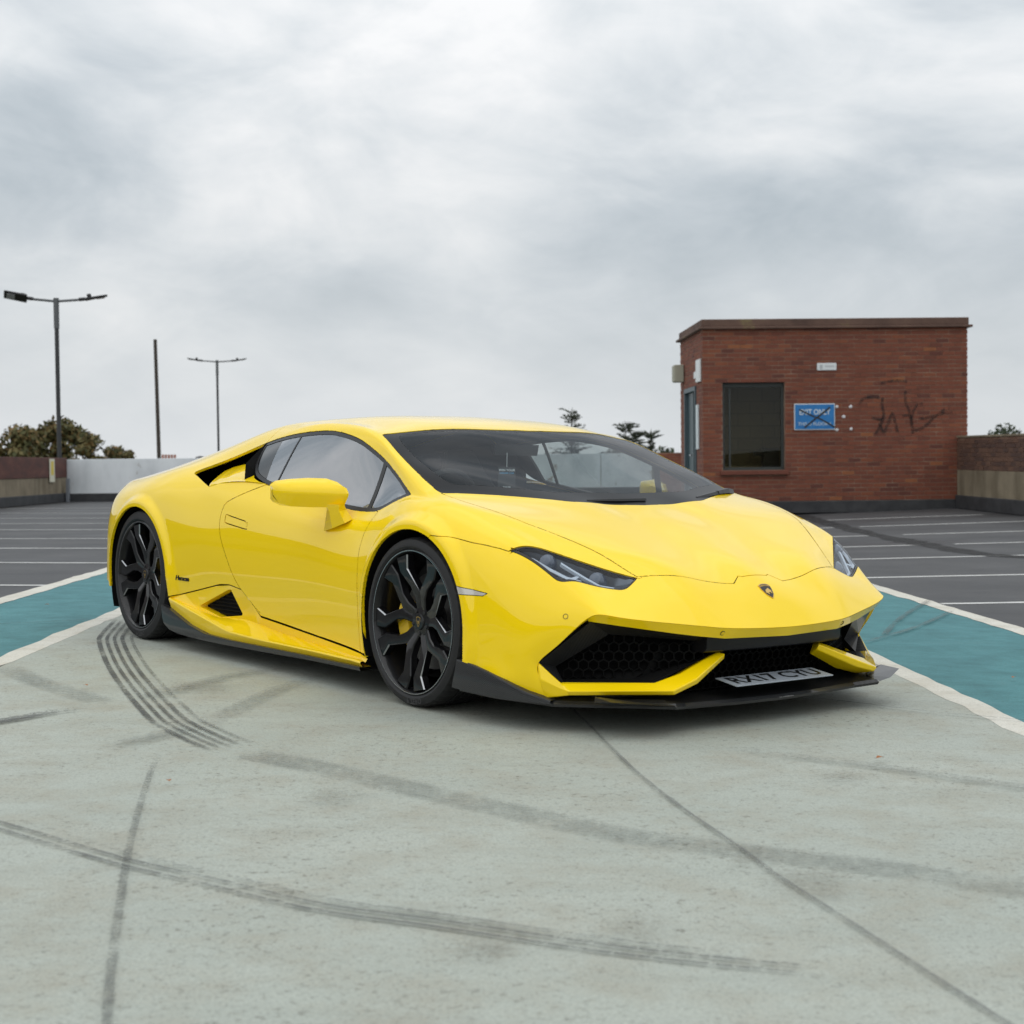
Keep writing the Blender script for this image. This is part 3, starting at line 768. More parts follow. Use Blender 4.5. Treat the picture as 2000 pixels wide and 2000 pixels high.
# ---- yellow blades under the intakes
for s in (-1,1):
    secs=[]
    def sec(T,C,Bt,K): return [T,C,Bt,K]
    secs=[[(1.985,.8665,.243),(1.992,.8665,.185),(2.000,.847,.119),(1.93,.79,.119),(1.93,.80,.235)],[(1.995,.8675,.2435),(2.003,.8665,.185),(2.014,.847,.119),(1.94,.79,.119),(1.94,.80,.235)],
          [(2.066,.826,.180),(2.106,.826,.152),(2.100,.810,.137),(2.02,.76,.125),(2.01,.78,.170)],
          [(2.280,.576,.185),(2.348,.546,.162),(2.343,.536,.147),(2.26,.52,.132),(2.250,.55,.172)],
          [(2.300,.470,.212),(2.352,.440,.195),(2.340,.425,.176),(2.250,.41,.160),(2.255,.46,.202)],
          [(2.288,.275,.274),(2.305,.252,.268),(2.298,.250,.248),(2.248,.265,.226),(2.250,.280,.264)]]
    V,Fc=loft(secs);part('bumper_blade',V,Fc,YEL,s,sharp=20,bev=.004)
# ---- lower centre grille
pl=[(-.43,.125),(.43,.125),(.24,.285),(-.24,.285)]
Vh,Fh=honeycomb(pl,.021);part('centre_grille',[(2.185+v[2]+ (v[1]-.125)*.25,v[0],v[1]) for v in Vh],Fh,GRILL,1,smooth=False)
part('grille_back',[(2.15,-.60,.10),(2.15,.60,.10),(2.18,.45,.30),(2.18,-.45,.30)],[(0,1,2,3)],DARK,1,smooth=False)
# ---- splitter
SP=[(1.60,.930,.108),(1.80,.915,.104),(2.05,.842,.102),(2.20,.690,.104),(2.362,.545,.108),(2.318,.455,.096),(2.338,.22,.093),(2.346,0,.092)]
row=[(q[0],-q[1],q[2]) for q in SP]+[q for q in SP[-2::-1]]
V=[];Fc=[]
for q in row:
    inn=(min(q[0]-.05,2.16),q[1]*.90,q[2]+.022)
    V+=[inn,(q[0]-.012,q[1]*.992,q[2]+.010),q,(q[0]-.004,q[1]*.996,q[2]-.010),(q[0]-.12,q[1]*.9,q[2]-.012)]
for i in range(len(row)-1):
    for j in range(4):Fc.append((i*5+j,i*5+j+1,i*5+6+j,i*5+5+j))
part('front_splitter',V,Fc,CARB,1,sharp=15)
V,Fc=text_mesh('TR CARBON',.014,.0002,True)
part('splitter_lettering',[(2.3465-.0015*abs(v[0]),v[0]+.03,.0935+v[1]*.0+ v[1]*.25) for v in V],Fc,mat('white_print',(.75,.75,.75),.5),1,smooth=False)
for s in (-1,1):     # fins climbing to the wheel arch
    topl=[(1.640,.966,.221),(1.700,.962,.217),(1.800,.950,.196),(1.885,.932,.171),(1.960,.895,.138),(2.045,.846,.112)]
    botl=[(1.615,.972,.118),(1.700,.968,.113),(1.800,.952,.108),(1.885,.934,.105),(1.960,.898,.103),(2.052,.848,.102)]
    V=[];Fc=[]
    for t_,b2 in zip(topl,botl): V+=[(t_[0],t_[1]-.02,t_[2]+.004),(t_[0],t_[1]+.006,t_[2]+.003),(t_[0],t_[1]+.008,t_[2]-.006),(b2[0],b2[1]+.004,b2[2]),(b2[0],b2[1]-.03,b2[2])]
    n=5
    for i in range(len(topl)-1):
        for j in range(n-1):Fc.append((i*n+j,i*n+j+1,(i+1)*n+j+1,(i+1)*n+j))
    Fc.append((0,1,2,3,4))
    part('splitter_fin',V,Fc,CARB,s,sharp=30)
    # upturned end plate of the lip
    V=[(2.362,.548,.110),(2.205,.692,.106),(2.230,.808,.128),(2.278,.775,.133),(2.350,.63,.118),(2.30,.55,.125),(2.18,.68,.122),(2.19,.77,.140)]
    part('splitter_end',V,[(0,1,2,3,4),(0,4,3,2,7,6,5),(1,2,7,6),(0,5,6,1)],CARB,s,smooth=False)
# ---- number plate lying on the splitter
PLATE=mat('plate_white',(0.36,0.40,0.45),rough=.35);PBLK=mat('plate_black',(0.01,0.01,0.01),rough=.35)
pf=np.array([2.368,0,.158]);pb=np.array([2.268,0,.172]);pu=(pb-pf)/np.linalg.norm(pb-pf);pn=np.array([-pu[2],0,pu[0]]);pn=-pn if pn[2]<0 else pn
bm=bmesh.new();bm_box(bm,(0,0,0),(.52,.111,.004),.001)
pc=(pf+pb)/2
Vp=[tuple(pc+np.array([0,1,0])*v.co.x+pu*v.co.y+pn*v.co.z) for v in bm.verts];bm.verts.index_update();Fp=[tuple(v.index for v in f.verts) for f in bm.faces];bm.free()
PL=part('number_plate',Vp,Fp,PLATE,1,smooth=False)
V,Fc=text_mesh('RX17 CYU',.092,.0004,True);w_=max(v[0] for v in V)-min(v[0] for v in V)
part('plate_lettering',[tuple(pc+np.array([0,1,0])*(v[0]*.465/w_)+pu*(v[1]*1.12+.004)+pn*(v[2]+.0026)) for v in V],Fc,PBLK,1,parent=PL,smooth=False)
# ---- sills
xs_=[-.915,-.80,-.668,-.46,-.326,-.255,-.215,-.13,-.06,.11,.3,.5,.7,.846,.938]
def bodyY(x_,z_):
    sel=np.argmin((Sf[:,75:,0]-x_)**2+(Sf[:,75:,2]-z_)**2);return Sf[:,75:,:].reshape(-1,3)[sel][1]
sz=lambda x_:np.interp(x_,[q[0] for q in SILL[::-1]],[q[1] for q in SILL[::-1]])
aL=[(x_,bodyY(x_,sz(x_))-.003,sz(x_)-(.003 if x_<-.1 else .008)) for x_ in xs_]
bz=np.interp(xs_,[-.915,-.668,-.46,-.255,-.06,.11,.5,.846,.962],[.246,.214,.187,.196,.182,.165,.147,.134,.128])
bY=np.interp(xs_,[-.915,-.668,-.46,-.255,-.06,.11,.5,.846,.962],[.945,.918,.892,.868,.862,.862,.874,.900,.940])
bL=[(x_,Y_,z_) for x_,Y_,z_ in zip(xs_,bY,bz)]
cz=np.interp(xs_,[-.915,-.668,-.46,-.326,-.255,-.06,.11,.5,.962],[.251,.210,.176,.153,.144,.138,.136,.135,.134])
cY=np.interp(xs_,[-.915,-.46,-.06,.5,.846,.962],[.957,.952,.944,.936,.944,.958])
cL=[(x_,Y_,z_) for x_,Y_,z_ in zip(xs_,cY,cz)]
dz=np.interp(xs_,[-.915,-.80,-.668,-.498,-.246,.11,.962],[.202,.170,.134,.107,.101,.103,.110])
dL=[(x_,Y_-.012,z_) for x_,Y_,z_ in zip(xs_,cY,dz)]
VENT=[(-.640,.233),(-.345,.332),(-.322,.334),(-.262,.222),(-.272,.212),(-.455,.190),(-.475,.193),(-.640,.226)]
def wallY(x_,z_):
    ya=np.interp(x_,xs_,[q[1] for q in aL]);za=np.interp(x_,xs_,[q[2] for q in aL]);yb=np.interp(x_,xs_,bY);zb=np.interp(x_,xs_,bz)
    t=(z_-zb)/(za-zb+1e-9);return yb+(ya-yb)*np.clip(t,0,1)
for s in (-1,1):
    V=[];Fc=[];n=len(xs_)
    V=[q for i in range(n) for q in (cL[i],(cL[i][0],cL[i][1]+.002,cL[i][2]-.006),dL[i],(dL[i][0],dL[i][1]-.04,dL[i][2]+.003))]
    for i in range(n-1):
        for j in range(3):Fc.append((i*4+j,i*4+j+1,i*4+5+j,i*4+4+j))
    b0=len(V);V+=[q for i in range(n) for q in (bL[i],((bL[i][0]+cL[i][0])/2,(bL[i][1]+cL[i][1])/2,(bL[i][2]+cL[i][2])/2+.004),(cL[i][0],cL[i][1]-.003,cL[i][2]+.001),cL[i])]
    for i in range(n-1):
        for j in range(3):Fc.append((b0+i*4+j,b0+i*4+j+1,b0+i*4+5+j,b0+i*4+4+j))
    part('side_sill',V,Fc,YEL,s,sharp=24)
    # wall between door edge and channel, pierced by the vent
    bm=bmesh.new();lo=[]
    mi=s
    def P_(q): return bm.verts.new((q[0],q[1]*1.0,q[2]))
    ia=[i for i,x_ in enumerate(xs_) if x_<=.97]
    outl=[aL[i] for i in ia]+[bL[i] for i in reversed(ia)]
    vo=[P_(q) for q in outl];vi=[P_((x_,wallY(x_,z_),z_)) for x_,z_ in VENT]
    es=[bm.edges.new((vo[i-1],vo[i])) for i in range(len(vo))]+[bm.edges.new((vi[i-1],vi[i])) for i in range(len(vi))]
    bmesh.ops.triangle_fill(bm,use_beauty=True,use_dissolve=False,edges=es,normal=(0,1,0))
    dV=[bm.verts.new((v.co.x+.015,v.co.y-.05,v.co.z)) for v in vi]
    for i in range(len(vi)): bm.faces.new((vi[i-1],vi[i],dV[i],dV[i-1]))
    for v in bm.verts: v.co.y*=s
    bmesh.ops.recalc_face_normals(bm,faces=bm.faces)
    bm_obj('sill_wall',bm,YEL,CAR)
    part('sill_vent',[(x_+.01,wallY(x_,z_)-.035,z_) for x_,z_ in VENT],[tuple(range(len(VENT)))],DARK,s,smooth=False)
    for q in range(7):
        z_=.205+.018*q;x0_=np.interp(z_,[.19,.233,.332],[-.46,-.63,-.34]);x1_=np.interp(z_,[.212,.334],[-.27,-.325])
        V=[(x0_+.02,wallY(x0_,z_)-.022,z_),(x1_-.01,wallY(x1_,z_)-.022,z_),(x1_-.01,wallY(x1_,z_)-.022,z_+.005),(x0_+.02,wallY(x0_,z_)-.022,z_+.005)]
        part('vent_slat',V+[(v[0],v[1]-.015,v[2]-.006) for v in V],[(0,1,2,3),(0,4,5,1),(3,2,6,7)],GRILL,s,smooth=False)
    # carbon skirt below the sill
    skx=[-.985,-.965,-.90,-.80,-.668,-.498,-.246,.11,.5,.948]
    skt=[.208,.206,.196,.169,.134,.107,.101,.103,.106,.111]
    skb=[.150,.118,.092,.080,.076,.074,.076,.082,.090,.098]
    V=[];Fc=[]
    for x_,t_,b2 in zip(skx,skt,skb):
        Y_=np.interp(x_,xs_,cY)+.010
        V+=[(x_,Y_-.03,t_+.002),(x_,Y_,t_+.003),(x_,Y_+.001,t_-.004),(x_,Y_-.004,b2),(x_,Y_-.06,b2)]
    for i in range(len(skx)-1):
        for j in range(4):Fc.append((i*5+j,i*5+j+1,i*5+6+j,i*5+5+j))
    part('sill_skirt',V,Fc,CARB,s,sharp=30)
# ---- door mirrors
for s in (-1,1):
    secs=[]
    for Y,xf,xb,zt,zc,zb in ((1.118,.520,.470,.845,.826,.800),(1.105,.548,.440,.864,.823,.772),(1.07,.590,.440,.872,.821,.757),(1.00,.640,.470,.878,.818,.754),(.94,.690,.520,.876,.816,.755),(.905,.722,.560,.862,.815,.757),(.890,.728,.60,.846,.814,.764)):
        secs.append([(xf,Y,zc),(xf-.018,Y,(zt+zc)/2+.006),(xf-.065,Y,zt),(xb+.01,Y,zt-.008),(xb,Y,zt-.02),(xb,Y,zb+.015),(xb+.02,Y,zb+.002),(xf-.035,Y,zb),(xf-.004,Y,zc-.012)])
    V,Fc=loft(secs);m_=part('door_mirror',V,Fc,YEL,s,sharp=38)
    V,Fc=loft([[(.712,.902,.768),(.715,.93,.768),(.640,.955,.768),(.600,.93,.768),(.60,.90,.768)],[(.700,.885,.745),(.706,.925,.742),(.655,.942,.742),(.598,.92,.745),(.59,.885,.745)],[(.725,.868,.706),(.722,.905,.690),(.640,.918,.665),(.560,.912,.650),(.555,.872,.655)]])
    part('mirror_arm',V,Fc,YEL,s,parent=m_,sharp=28)
# ---- upper side intake behind the window
for s in (-1,1):
    lowl=smoothpoly([(-.605,.8195),(-.50,.837),(-.33,.850),(-.10,.845)],7)
    V=[];Fc=[];NJ=7
    for x_,z_ in lowl:
        Y_=bodyY(x_,z_)-.002;k_=np.interp(x_,[-.605,-.5,-.42,-.32,-.22,-.1],[.80,.95,.95,.72,.28,.03]);k_=k_*k_*(3-2*k_)
        for j in range(NJ):
            t=j/(NJ-1);V.append((x_-.10*k_*t,Y_-k_*(.022*t+.125*t*t),z_+k_*(.020*t+.068*t*t)-.006*math.sin(math.pi*min(t*3,1))*k_))
    for i in range(len(lowl)-1):
        for j in range(NJ-1):Fc.append((i*NJ+j,i*NJ+j+1,(i+1)*NJ+j+1,(i+1)*NJ+j))
    part('intake_scoop',V,Fc,YEL,s,sharp=120)
    V=[(-.20,.66,.78),(-.20,.64,1.06),(-.95,.60,1.00),(-.95,.66,.80),(-.30,.845,.935),(-.34,.715,1.036),(-.30,.855,.80)]
    part('intake_wall',V,[(0,1,2,3),(4,5,1,0),(0,6,4)],DARK,s,smooth=False)
# ---- headlights: bowl, projector, light blades behind each lens
RIMB=mat('lamp_bowl',(0.13,0.145,0.165),rough=.30,metal=.5)
PROJ=mat('projector',(0.035,0.05,0.08),rough=.05,coat=1)
LBL=mat('light_guide',(0.50,0.54,0.58),rough=.25)
hl=np.array([q for q in HLI])
def skin_at(x_,y_):
    d=(Sf[:60,:,0]-x_)**2+(Sf[:60,:,1]-y_)**2;i=np.argmin(d);p_=Sf[:60].reshape(-1,3)[i];n_=Nn[:60].reshape(-1,3)[i]
    # tangent-plane correction
    z_=p_[2]-((x_-p_[0])*n_[0]+(y_-p_[1])*n_[1])/max(n_[2],.2);return np.array([x_,y_,z_]),n_
def hl_pt(u,v,dep):
    """u along the lamp from the inner front end (0) to the rear tip (1), v across from upper (0) to lower edge (1)"""
    T=np.array((2.136,.532))*(1-u)+np.array((1.835,.876))*u
    Bm=np.array((2.160,.612))*(1-min(u/.62,1))+np.array((2.04,.806))*min(u/.62,1) if u<.62 else np.array((2.04,.806))*(1-(u-.62)/.38)+np.array((1.832,.879))*((u-.62)/.38)
    q=T*(1-v)+Bm*v;p_,n_=skin_at(*q);return p_-n_*dep
for s,lens in zip((-1,1),LENSES):
    U=12;Vn=5;V=[];Fc=[]
    for i in range(U+1):
        for j in range(Vn+1):
            u,v=i/U*.985,j/Vn;e=min(1,min(v,1-v)*5)*min(1,min(u,1-u)*6)
            V.append(hl_pt(u,v,.006+.05*e))
    for i in range(U):
        for j in range(Vn):Fc.append((i*(Vn+1)+j,i*(Vn+1)+j+1,(i+1)*(Vn+1)+j+1,(i+1)*(Vn+1)+j))
    part('lamp_bowl',V,Fc,RIMB,s,parent=lens,sharp=50)
    def strip(pts,w,dep,name,m_):
        V=[];Fc=[]
        for (u,v) in pts: V+=[hl_pt(u,v-w/2,dep),hl_pt(u,v+w/2,dep),hl_pt(u,v+w/2,dep+.012),hl_pt(u,v-w/2,dep+.012)]
        for i in range(len(pts)-1):
            for j in range(4):Fc.append((i*4+j,i*4+(j+1)%4,i*4+4+(j+1)%4,i*4+4+j))
        part(name,V,Fc,m_,s,parent=lens,smooth=False)
    strip([(.12,.80),(.25,.82),(.38,.62),(.50,.45),(.60,.30)],.095,.010,'light_blade',LBL)
    strip([(.42,.86),(.56,.86),(.70,.84),(.82,.80),(.93,.72)],.095,.010,'light_blade',LBL)
    strip([(.44,.55),(.50,.80),(.56,.90)],.14,.016,'light_blade',LBL)
    for (u,v,r) in ((.70,.42,.030),(.28,.42,.032)):
        c0=hl_pt(u,v,.030);_,n_=skin_at(c0[0],c0[1]);f=np.array([.92,.30,.25]);f/=np.linalg.norm(f);t1=np.cross(f,[0,0,1.]);t1/=np.linalg.norm(t1);t2=np.cross(t1,f)
        V=[];Fc=[]
        for rr,dd in ((r*1.12,-.012),(r*1.12,.004),(r,.006),(r*.8,.012),(r*.45,.018),(r*.05,.020)):
            for k in range(20):
                a=2*math.pi*k/20;V.append(c0+f*dd+t1*rr*math.cos(a)+t2*rr*math.sin(a))
        for i in range(5):
            for k in range(20):Fc.append((i*20+k,i*20+(k+1)%20,(i+1)*20+(k+1)%20,(i+1)*20+k))
        part('projector',V,Fc,PROJ,s,parent=lens,sharp=40)
# ---- parking sensors
def disc_ring(c,n_,r,name,m_,parent=CAR,t=.0016):
    n_=np.array(n_)/np.linalg.norm(n_);t1=np.cross(n_,[0,0,1.]);t1/=np.linalg.norm(t1);t2=np.cross(t1,n_);V=[];Fc=[]
    for rr,dd in ((r,-.001),(r,.0012),(r-t,.0012),(r-t,-.001)):
        for k in range(24):
            a=2*math.pi*k/24;V.append(np.array(c)+n_*dd+t1*rr*math.cos(a)+t2*rr*math.sin(a))
    for i in range(3):
        for k in range(24):Fc.append((i*24+k,i*24+(k+1)%24,(i+1)*24+(k+1)%24,(i+1)*24+k))
    return mesh_obj(name,V,Fc,m_,parent,smooth=True,sharp=30)
for s in (-1,1):
    lx,lz=lowx(.322);e_i=np.argmin(abs(Sf[0,:,1]-.322));ex=Sf[0,e_i]
    c=((ex[0]+lx)/2,s*.322,(ex[2]+lz)/2);n_=np.cross([ -.07,1,.02],[lx-ex[0],0,lz-ex[2]]);n_=n_ if n_[0]>0 else -n_
    disc_ring(c,(n_[0],n_[1]*s,n_[2]),.0095,'parking_sensor',BLK)
    i=np.argmin((Sf[:60,60:,0]-2.085)**2+(Sf[:60,60:,1]-.822)**2+(Sf[:60,60:,2]-.413)**2);p_=Sf[:60,60:].reshape(-1,3)[i];n_=Nn[:60,60:].reshape(-1,3)[i]
    disc_ring((p_[0],s*p_[1],p_[2]),(n_[0],s*n_[1],n_[2]),.0095,'parking_sensor',BLK)
# ---- nose emblem
i=np.argmin((Sf[:,0,0]-2.268)**2+ (Sf[:,0,2]-.478)**2*2+(Sf[:,0,0]<1.9)*9);p_=Sf[i,0];n_=Nn[i,0];t2=np.array([-n_[2],0,n_[0]]);t2=t2 if t2[2]>0 else -t2;t1=np.array([0,1,0.])
sh=[(-.030,.030),(-.016,.037),(0,.039),(.016,.037),(.030,.030),(.0285,.010),(.019,-.018),(0,-.038),(-.019,-.018),(-.0285,.010)]
pe=lambda x_,y_,h:p_+t1*x_+t2*y_+n_*h
def prism(pts,h0,h1):
    n=len(pts);return [pe(x_,y_,h0) for x_,y_ in pts]+[pe(x_,y_,h1) for x_,y_ in pts],[tuple(range(n,2*n))]+[(k,(k+1)%n,n+(k+1)%n,n+k) for k in range(n)]
V,Fc=prism(sh,-.001,.0022);EM=part('emblem',V,Fc,GOLD,1,smooth=False)
V,Fc=prism([(x_*.9,y_*.9) for x_,y_ in sh],.001,.0028);part('emblem_field',V,Fc,BLK,1,parent=EM,smooth=False)
bull=[(-.015,-.002),(-.010,.006),(-.002,.008),(.004,.013),(.009,.012),(.010,.007),(.014,.004),(.015,-.004),(.011,-.006),(.013,-.014),(.009,-.015),(.006,-.007),(-.002,-.008),(-.004,-.018),(-.009,-.017),(-.008,-.008),(-.012,-.012),(-.016,-.011)]
V,Fc=prism(bull,.002,.0042);part('emblem_bull',V,Fc,GOLD,1,parent=EM,smooth=False)
V,Fc=text_mesh('LAMBORGHINI',.0085,.0003,True);part('emblem_lettering',[pe(v[0],.0275+v[1]-abs(v[0])**2*6,.003+v[2]) for v in V],Fc,GOLD,1,parent=EM,smooth=False)
# ---- badge on the rear quarter
for s in (-1,1):
    V,Fc=text_mesh('Huracan',.040,.0015,True,shear=.3);w_=max(v[0] for v in V)-min(v[0] for v in V)
    o=[]
    for v in V:
        x_=-.797+(v[0]*.135/w_)*(1 if s<0 else -1);z_=.357+v[1]*.85;o.append((x_,s*(bodyY(x_,z_)+.002+v[2]),z_))
    mesh_obj('quarter_badge',o,Fc,BLK,CAR)
# ---- wipers
def bar(path,w,h,name,m_,parent=CAR):
    secs=[]
    path=[np.array(q,float) for q in path]
    for i,q in enumerate(path):
        d=path[min(i+1,len(path)-1)]-path[max(i-1,0)];d/=np.linalg.norm(d);a=np.cross(d,[0,0,1.]);a/=np.linalg.norm(a);b=np.cross(a,d)
        ww=w[i] if isinstance(w,(list,tuple)) else w;hh=h[i] if isinstance(h,(list,tuple)) else h
        secs.append([q+a*ww/2,q+a*ww/2*.6+b*hh,q-a*ww/2*.6+b*hh,q-a*ww/2])
    V,Fc=loft(secs);return part(name,V,Fc,m_,1,parent=parent,smooth=False)
bar([(1.318,.775,.820),(1.365,.70,.826),(1.425,.58,.826)],[.036,.034,.022],[.022,.022,.012],'wiper',BLK)
bar([(1.40,.63,.826),(1.455,.50,.816),(1.500,.38,.806)],[.030,.02,.012],[.016,.012,.008],'wiper',BLK)
bar([(1.535,.05,.800),(1.540,-.10,.799),(1.530,-.26,.800)],[.020,.018,.008],[.010,.010,.005],'wiper',BLK)
# ---- cabin
part('underbody',[(2.2,-.62,.125),(2.2,.62,.125),(1.0,.90,.10),(-1.0,.90,.10),(-1.0,-.90,.10),(1.0,-.90,.10),(-1.7,.6,.13),(-1.7,-.6,.13)],[(0,1,2,5),(5,2,3,4),(4,3,6,7)],DARK,1,smooth=False)
secs=[]
for Y in np.linspace(-.80,.80,13):
    h=-.02*(abs(Y)/.8)**2+ (.045 if -.55<Y<-.2 else 0)
    secs.append([(1.42,Y,.765),(1.15,Y,.775+h*.4),(.86,Y,.800+h),(.80,Y,.770+h),(.82,Y,.60),(.95,Y,.35),(1.42,Y,.35)])
V,Fc=loft(secs);part('dashboard',V,Fc,LEATH,1,sharp=60)
for s in (-1,1):
    secs=[]
    for x_,zz,hw,th in ((.55,.36,.22,.10),(.25,.33,.24,.10),(.02,.33,.24,.12),(-.08,.48,.25,.12),(-.15,.66,.25,.10),(-.21,.82,.20,.09),(-.24,.90,.13,.08),(-.27,.985,.115,.07),(-.28,1.02,.08,.05)):
        up=np.array([1,0,.25]) if x_<.0 else np.array([.1,0,1.]);up/=np.linalg.norm(up);c=np.array([x_,.37,zz])
        secs.append([c+np.array([0,-hw,0])+up*th*.7,c+np.array([0,-hw*.6,0])+up*th*.25,c+np.array([0,hw*.6,0])+up*th*.25,c+np.array([0,hw,0])+up*th*.7,c+np.array([0,hw*.95,0])-up*th*.5,c+np.array([0,-hw*.95,0])-up*th*.5])
    V,Fc=loft(secs);o=part('seat',V,Fc,LEATH,s,sharp=80)
    sm=o.modifiers.new('s','SUBSURF');sm.levels=1;sm.render_levels=1
part('bulkhead',[(-.34,-.80,.15),(-.34,.80,.15),(-.30,.72,.80),(-.40,.55,.98),(-.40,-.55,.98),(-.30,-.72,.80)],[(0,1,2,3,4,5)],DARK,1,smooth=False)
V,Fc=[],[]
cw=np.array([.66,-.37,.755]);fw=np.array([-.92,0,.38]);fw/=np.linalg.norm(fw);t1=np.array([0,1,0.]);t2=np.cross(fw,t1)
for i in range(28):
    a=2*math.pi*i/28;rd=t1*math.cos(a)+t2*math.sin(a)
    for k in range(8):
        b=2*math.pi*k/8;V.append(cw+rd*(.17+.014*math.cos(b))+fw*.014*math.sin(b))
for i in range(28):
    for k in range(8):Fc.append((i*8+k,i*8+(k+1)%8,((i+1)%28)*8+(k+1)%8,((i+1)%28)*8+k))
sw=part('steering_wheel',V,Fc,LEATH,1)
bar([cw+fw*-.02,cw+np.array([.16,0,-.06])],.16,.10,'wheel_boss',LEATH,sw)
# pod behind the screen and rear-view mirror
V,Fc=loft([[(.835,-.075,1.083),(.835,.075,1.083),(.78,.065,1.080),(.78,-.065,1.080)],[(.80,-.06,1.055),(.80,.06,1.055),(.74,.05,1.06),(.74,-.05,1.06)]]);part('sensor_pod',V,Fc,BLK,1,smooth=False)
V,Fc=loft([[(.72,-.13,1.035),(.72,.13,1.035),(.72,.12,.985),(.72,-.12,.985)],[(.69,-.12,1.03),(.69,.12,1.03),(.69,.11,.99),(.69,-.11,.99)]]);part('rear_view_mirror',V,Fc,BLK,1,smooth=False)
# card hanging behind the screen
CARD=mat('card_black',(0.012,0.014,0.016),.4);CWH=mat('card_white',(.75,.78,.8),.5);CBL=mat('card_blue',(.05,.30,.55),.5)
cc0=np.array([.90,-.19,.885]);cr=np.array([.606,.795,0]);cr/=np.linalg.norm(cr);cu=np.array([0,0,1.])
card=part('hanging_card',[cc0+cr*a+cu*b for a,b in ((-.038,-.048),(.038,-.048),(.038,.048),(-.038,.048))],[(0,1,2,3)],CARD,1,smooth=False)
cn=np.cross(cr,cu)
def card_text(t,sz_,yy,m_):
    V,Fc=text_mesh(t,sz_,.0002,True);part('card_lettering',[cc0+cr*v[0]+cu*(v[1]+yy)+cn*(.001+v[2]) for v in V],Fc,m_,1,parent=card,smooth=False)
card_text('WIN YOUR',.014,.034,CWH);card_text('DREAM CAR',.0115,.021,CBL);card_text('SCAN ME',.008,-.040,CWH)
tube_obj('card_string',[cc0+cu*.048,cc0+cu*.11],.0012,CWH,card,5)
# ---- tail (out of sight, closes the body)
tl=[q for q in Sf[-1]];V=[(q[0],-q[1],q[2]) for q in tl[:0:-1]]+[tuple(q) for q in tl];n=len(V)
V2=[(v[0]+.03,v[1]*.97,min(v[2],.84)-.01) for v in V];Fc=[(i,i+1,n+i+1,n+i) for i in range(n-1)]+[tuple(range(n,2*n))]
part('rear_panel',V+V2,Fc,BLK,1,smooth=False)
part('rear_diffuser',[(-1.72,-.86,.28),(-1.72,.86,.28),(-2.06,.74,.30),(-2.06,-.74,.30),(-1.72,-.85,.15),(-1.72,.85,.15),(-2.06,.73,.20),(-2.06,-.73,.20)],[(0,1,2,3),(4,5,6,7),(0,1,5,4),(1,2,6,5),(2,3,7,6),(3,0,4,7)],BLK,1,smooth=False)
TAILR=mat('tail_lamp',(0.35,0.01,0.01),.15,coat=1)
for s in (-1,1): part('tail_lamp',[(-2.135,.36,.73),(-2.10,.66,.73),(-2.10,.64,.78),(-2.135,.36,.77)],[(0,1,2,3)],TAILR,s,smooth=False)
# ================================================================ SETTING
def sheet(name,pts,z,m_,parent=None,kind=None):
    o=mesh_obj(name,[(x_,y_,z) for x_,y_ in pts],[tuple(range(len(pts)))],m_,parent)
    if kind:o['kind']=kind
    return o
# ---- ground materials
ASPH=mat('asphalt',(0.05,0.05,0.052),.75)
b=NB(ASPH);n1=b.noise(1.1,6,.6);n2=b.noise(90,3,.6);n3=b.noise(.35,4,.5,mapscale=(.5,1.6,1))
c=b.ramp(n1,[(.3,(.030,.031,.034)),(.7,(.066,.066,.068))]);c=b.mix(b.rng(n2,.35,.7,0,.35),c,(.10,.10,.10));c=b.mix(b.rng(n3,.47,.62,0,.72),c,(.018,.018,.020))
b.base(c);b.l(b.rng(n3,.5,.7,.72,.42),b.b.inputs['Roughness']);b.bump(n2,.25,.004)
def lane_mat(name,c0,c1,dirt,speck=.30):
    m_=mat(name,c0,.72);b=NB(m_)
    big=b.noise(.9,6,.6,.3);mid=b.noise(4.0,8,.68);fine=b.noise(150,3,.6);sp=b.noise(38,6,.75);sp2=b.noise(85,4,.7);brush=b.noise(3.0,6,.65,mapscale=(.35,2.4,1))
    c=b.mix(b.rng(big,.35,.68,0,1),c0,c1)
    c=b.mix(b.rng(mid,.44,.66,0,.55),c,dirt)
    c=b.mix(b.rng(brush,.46,.70,0,.26),c,tuple(v*.70 for v in c0))
    zone=b.rng(b.noise(1.4,6,.7,.5),.40,.62,.30,1)
    pt=b.math('MULTIPLY',b.rng(sp,.55,.63,0,1),zone)
    c=b.mix(b.math('MULTIPLY',pt,speck),c,tuple(v*.32 for v in dirt))
    pt2=b.math('MULTIPLY',b.rng(sp2,.56,.64,0,1),b.rng(b.noise(2.3,5,.7),.38,.6,.25,1))
    c=b.mix(b.math('MULTIPLY',pt2,speck*.9),c,tuple(v*.42 for v in c0))
    c=b.mix(b.math('MULTIPLY',b.rng(b.noise(48,5,.7),.60,.70,0,1),.30),c,tuple(min(1,v*1.30) for v in c1))
    c=b.mix(b.rng(fine,.38,.66,0,.50),c,tuple(v*.58 for v in c0))
    vo=b.n('ShaderNodeTexVoronoi');vo.inputs['Scale'].default_value=62;b.l(b.coord(),vo.inputs['Vector'])
    ag=b.math('MULTIPLY',b.rng(vo.outputs['Distance'],.10,.26,1,0),b.rng(b.noise(7,5,.7),.46,.62,0,1))
    c=b.mix(b.math('MULTIPLY',ag,.55*min(1,speck*1.3)),c,tuple(v*.40 for v in dirt))
    b.base(c);b.l(b.rng(mid,.3,.7,.62,.85),b.b.inputs['Roughness'])
    b.bump(b.mix(.5,fine,sp2),.35,.004);return m_
LANE=lane_mat('pale_deck_paint',(.385,.418,.370),(.435,.460,.405),(.325,.292,.222),.80)
TEAL=lane_mat('teal_deck_paint',(.046,.195,.215),(.060,.235,.250),(.050,.130,.140),.45)
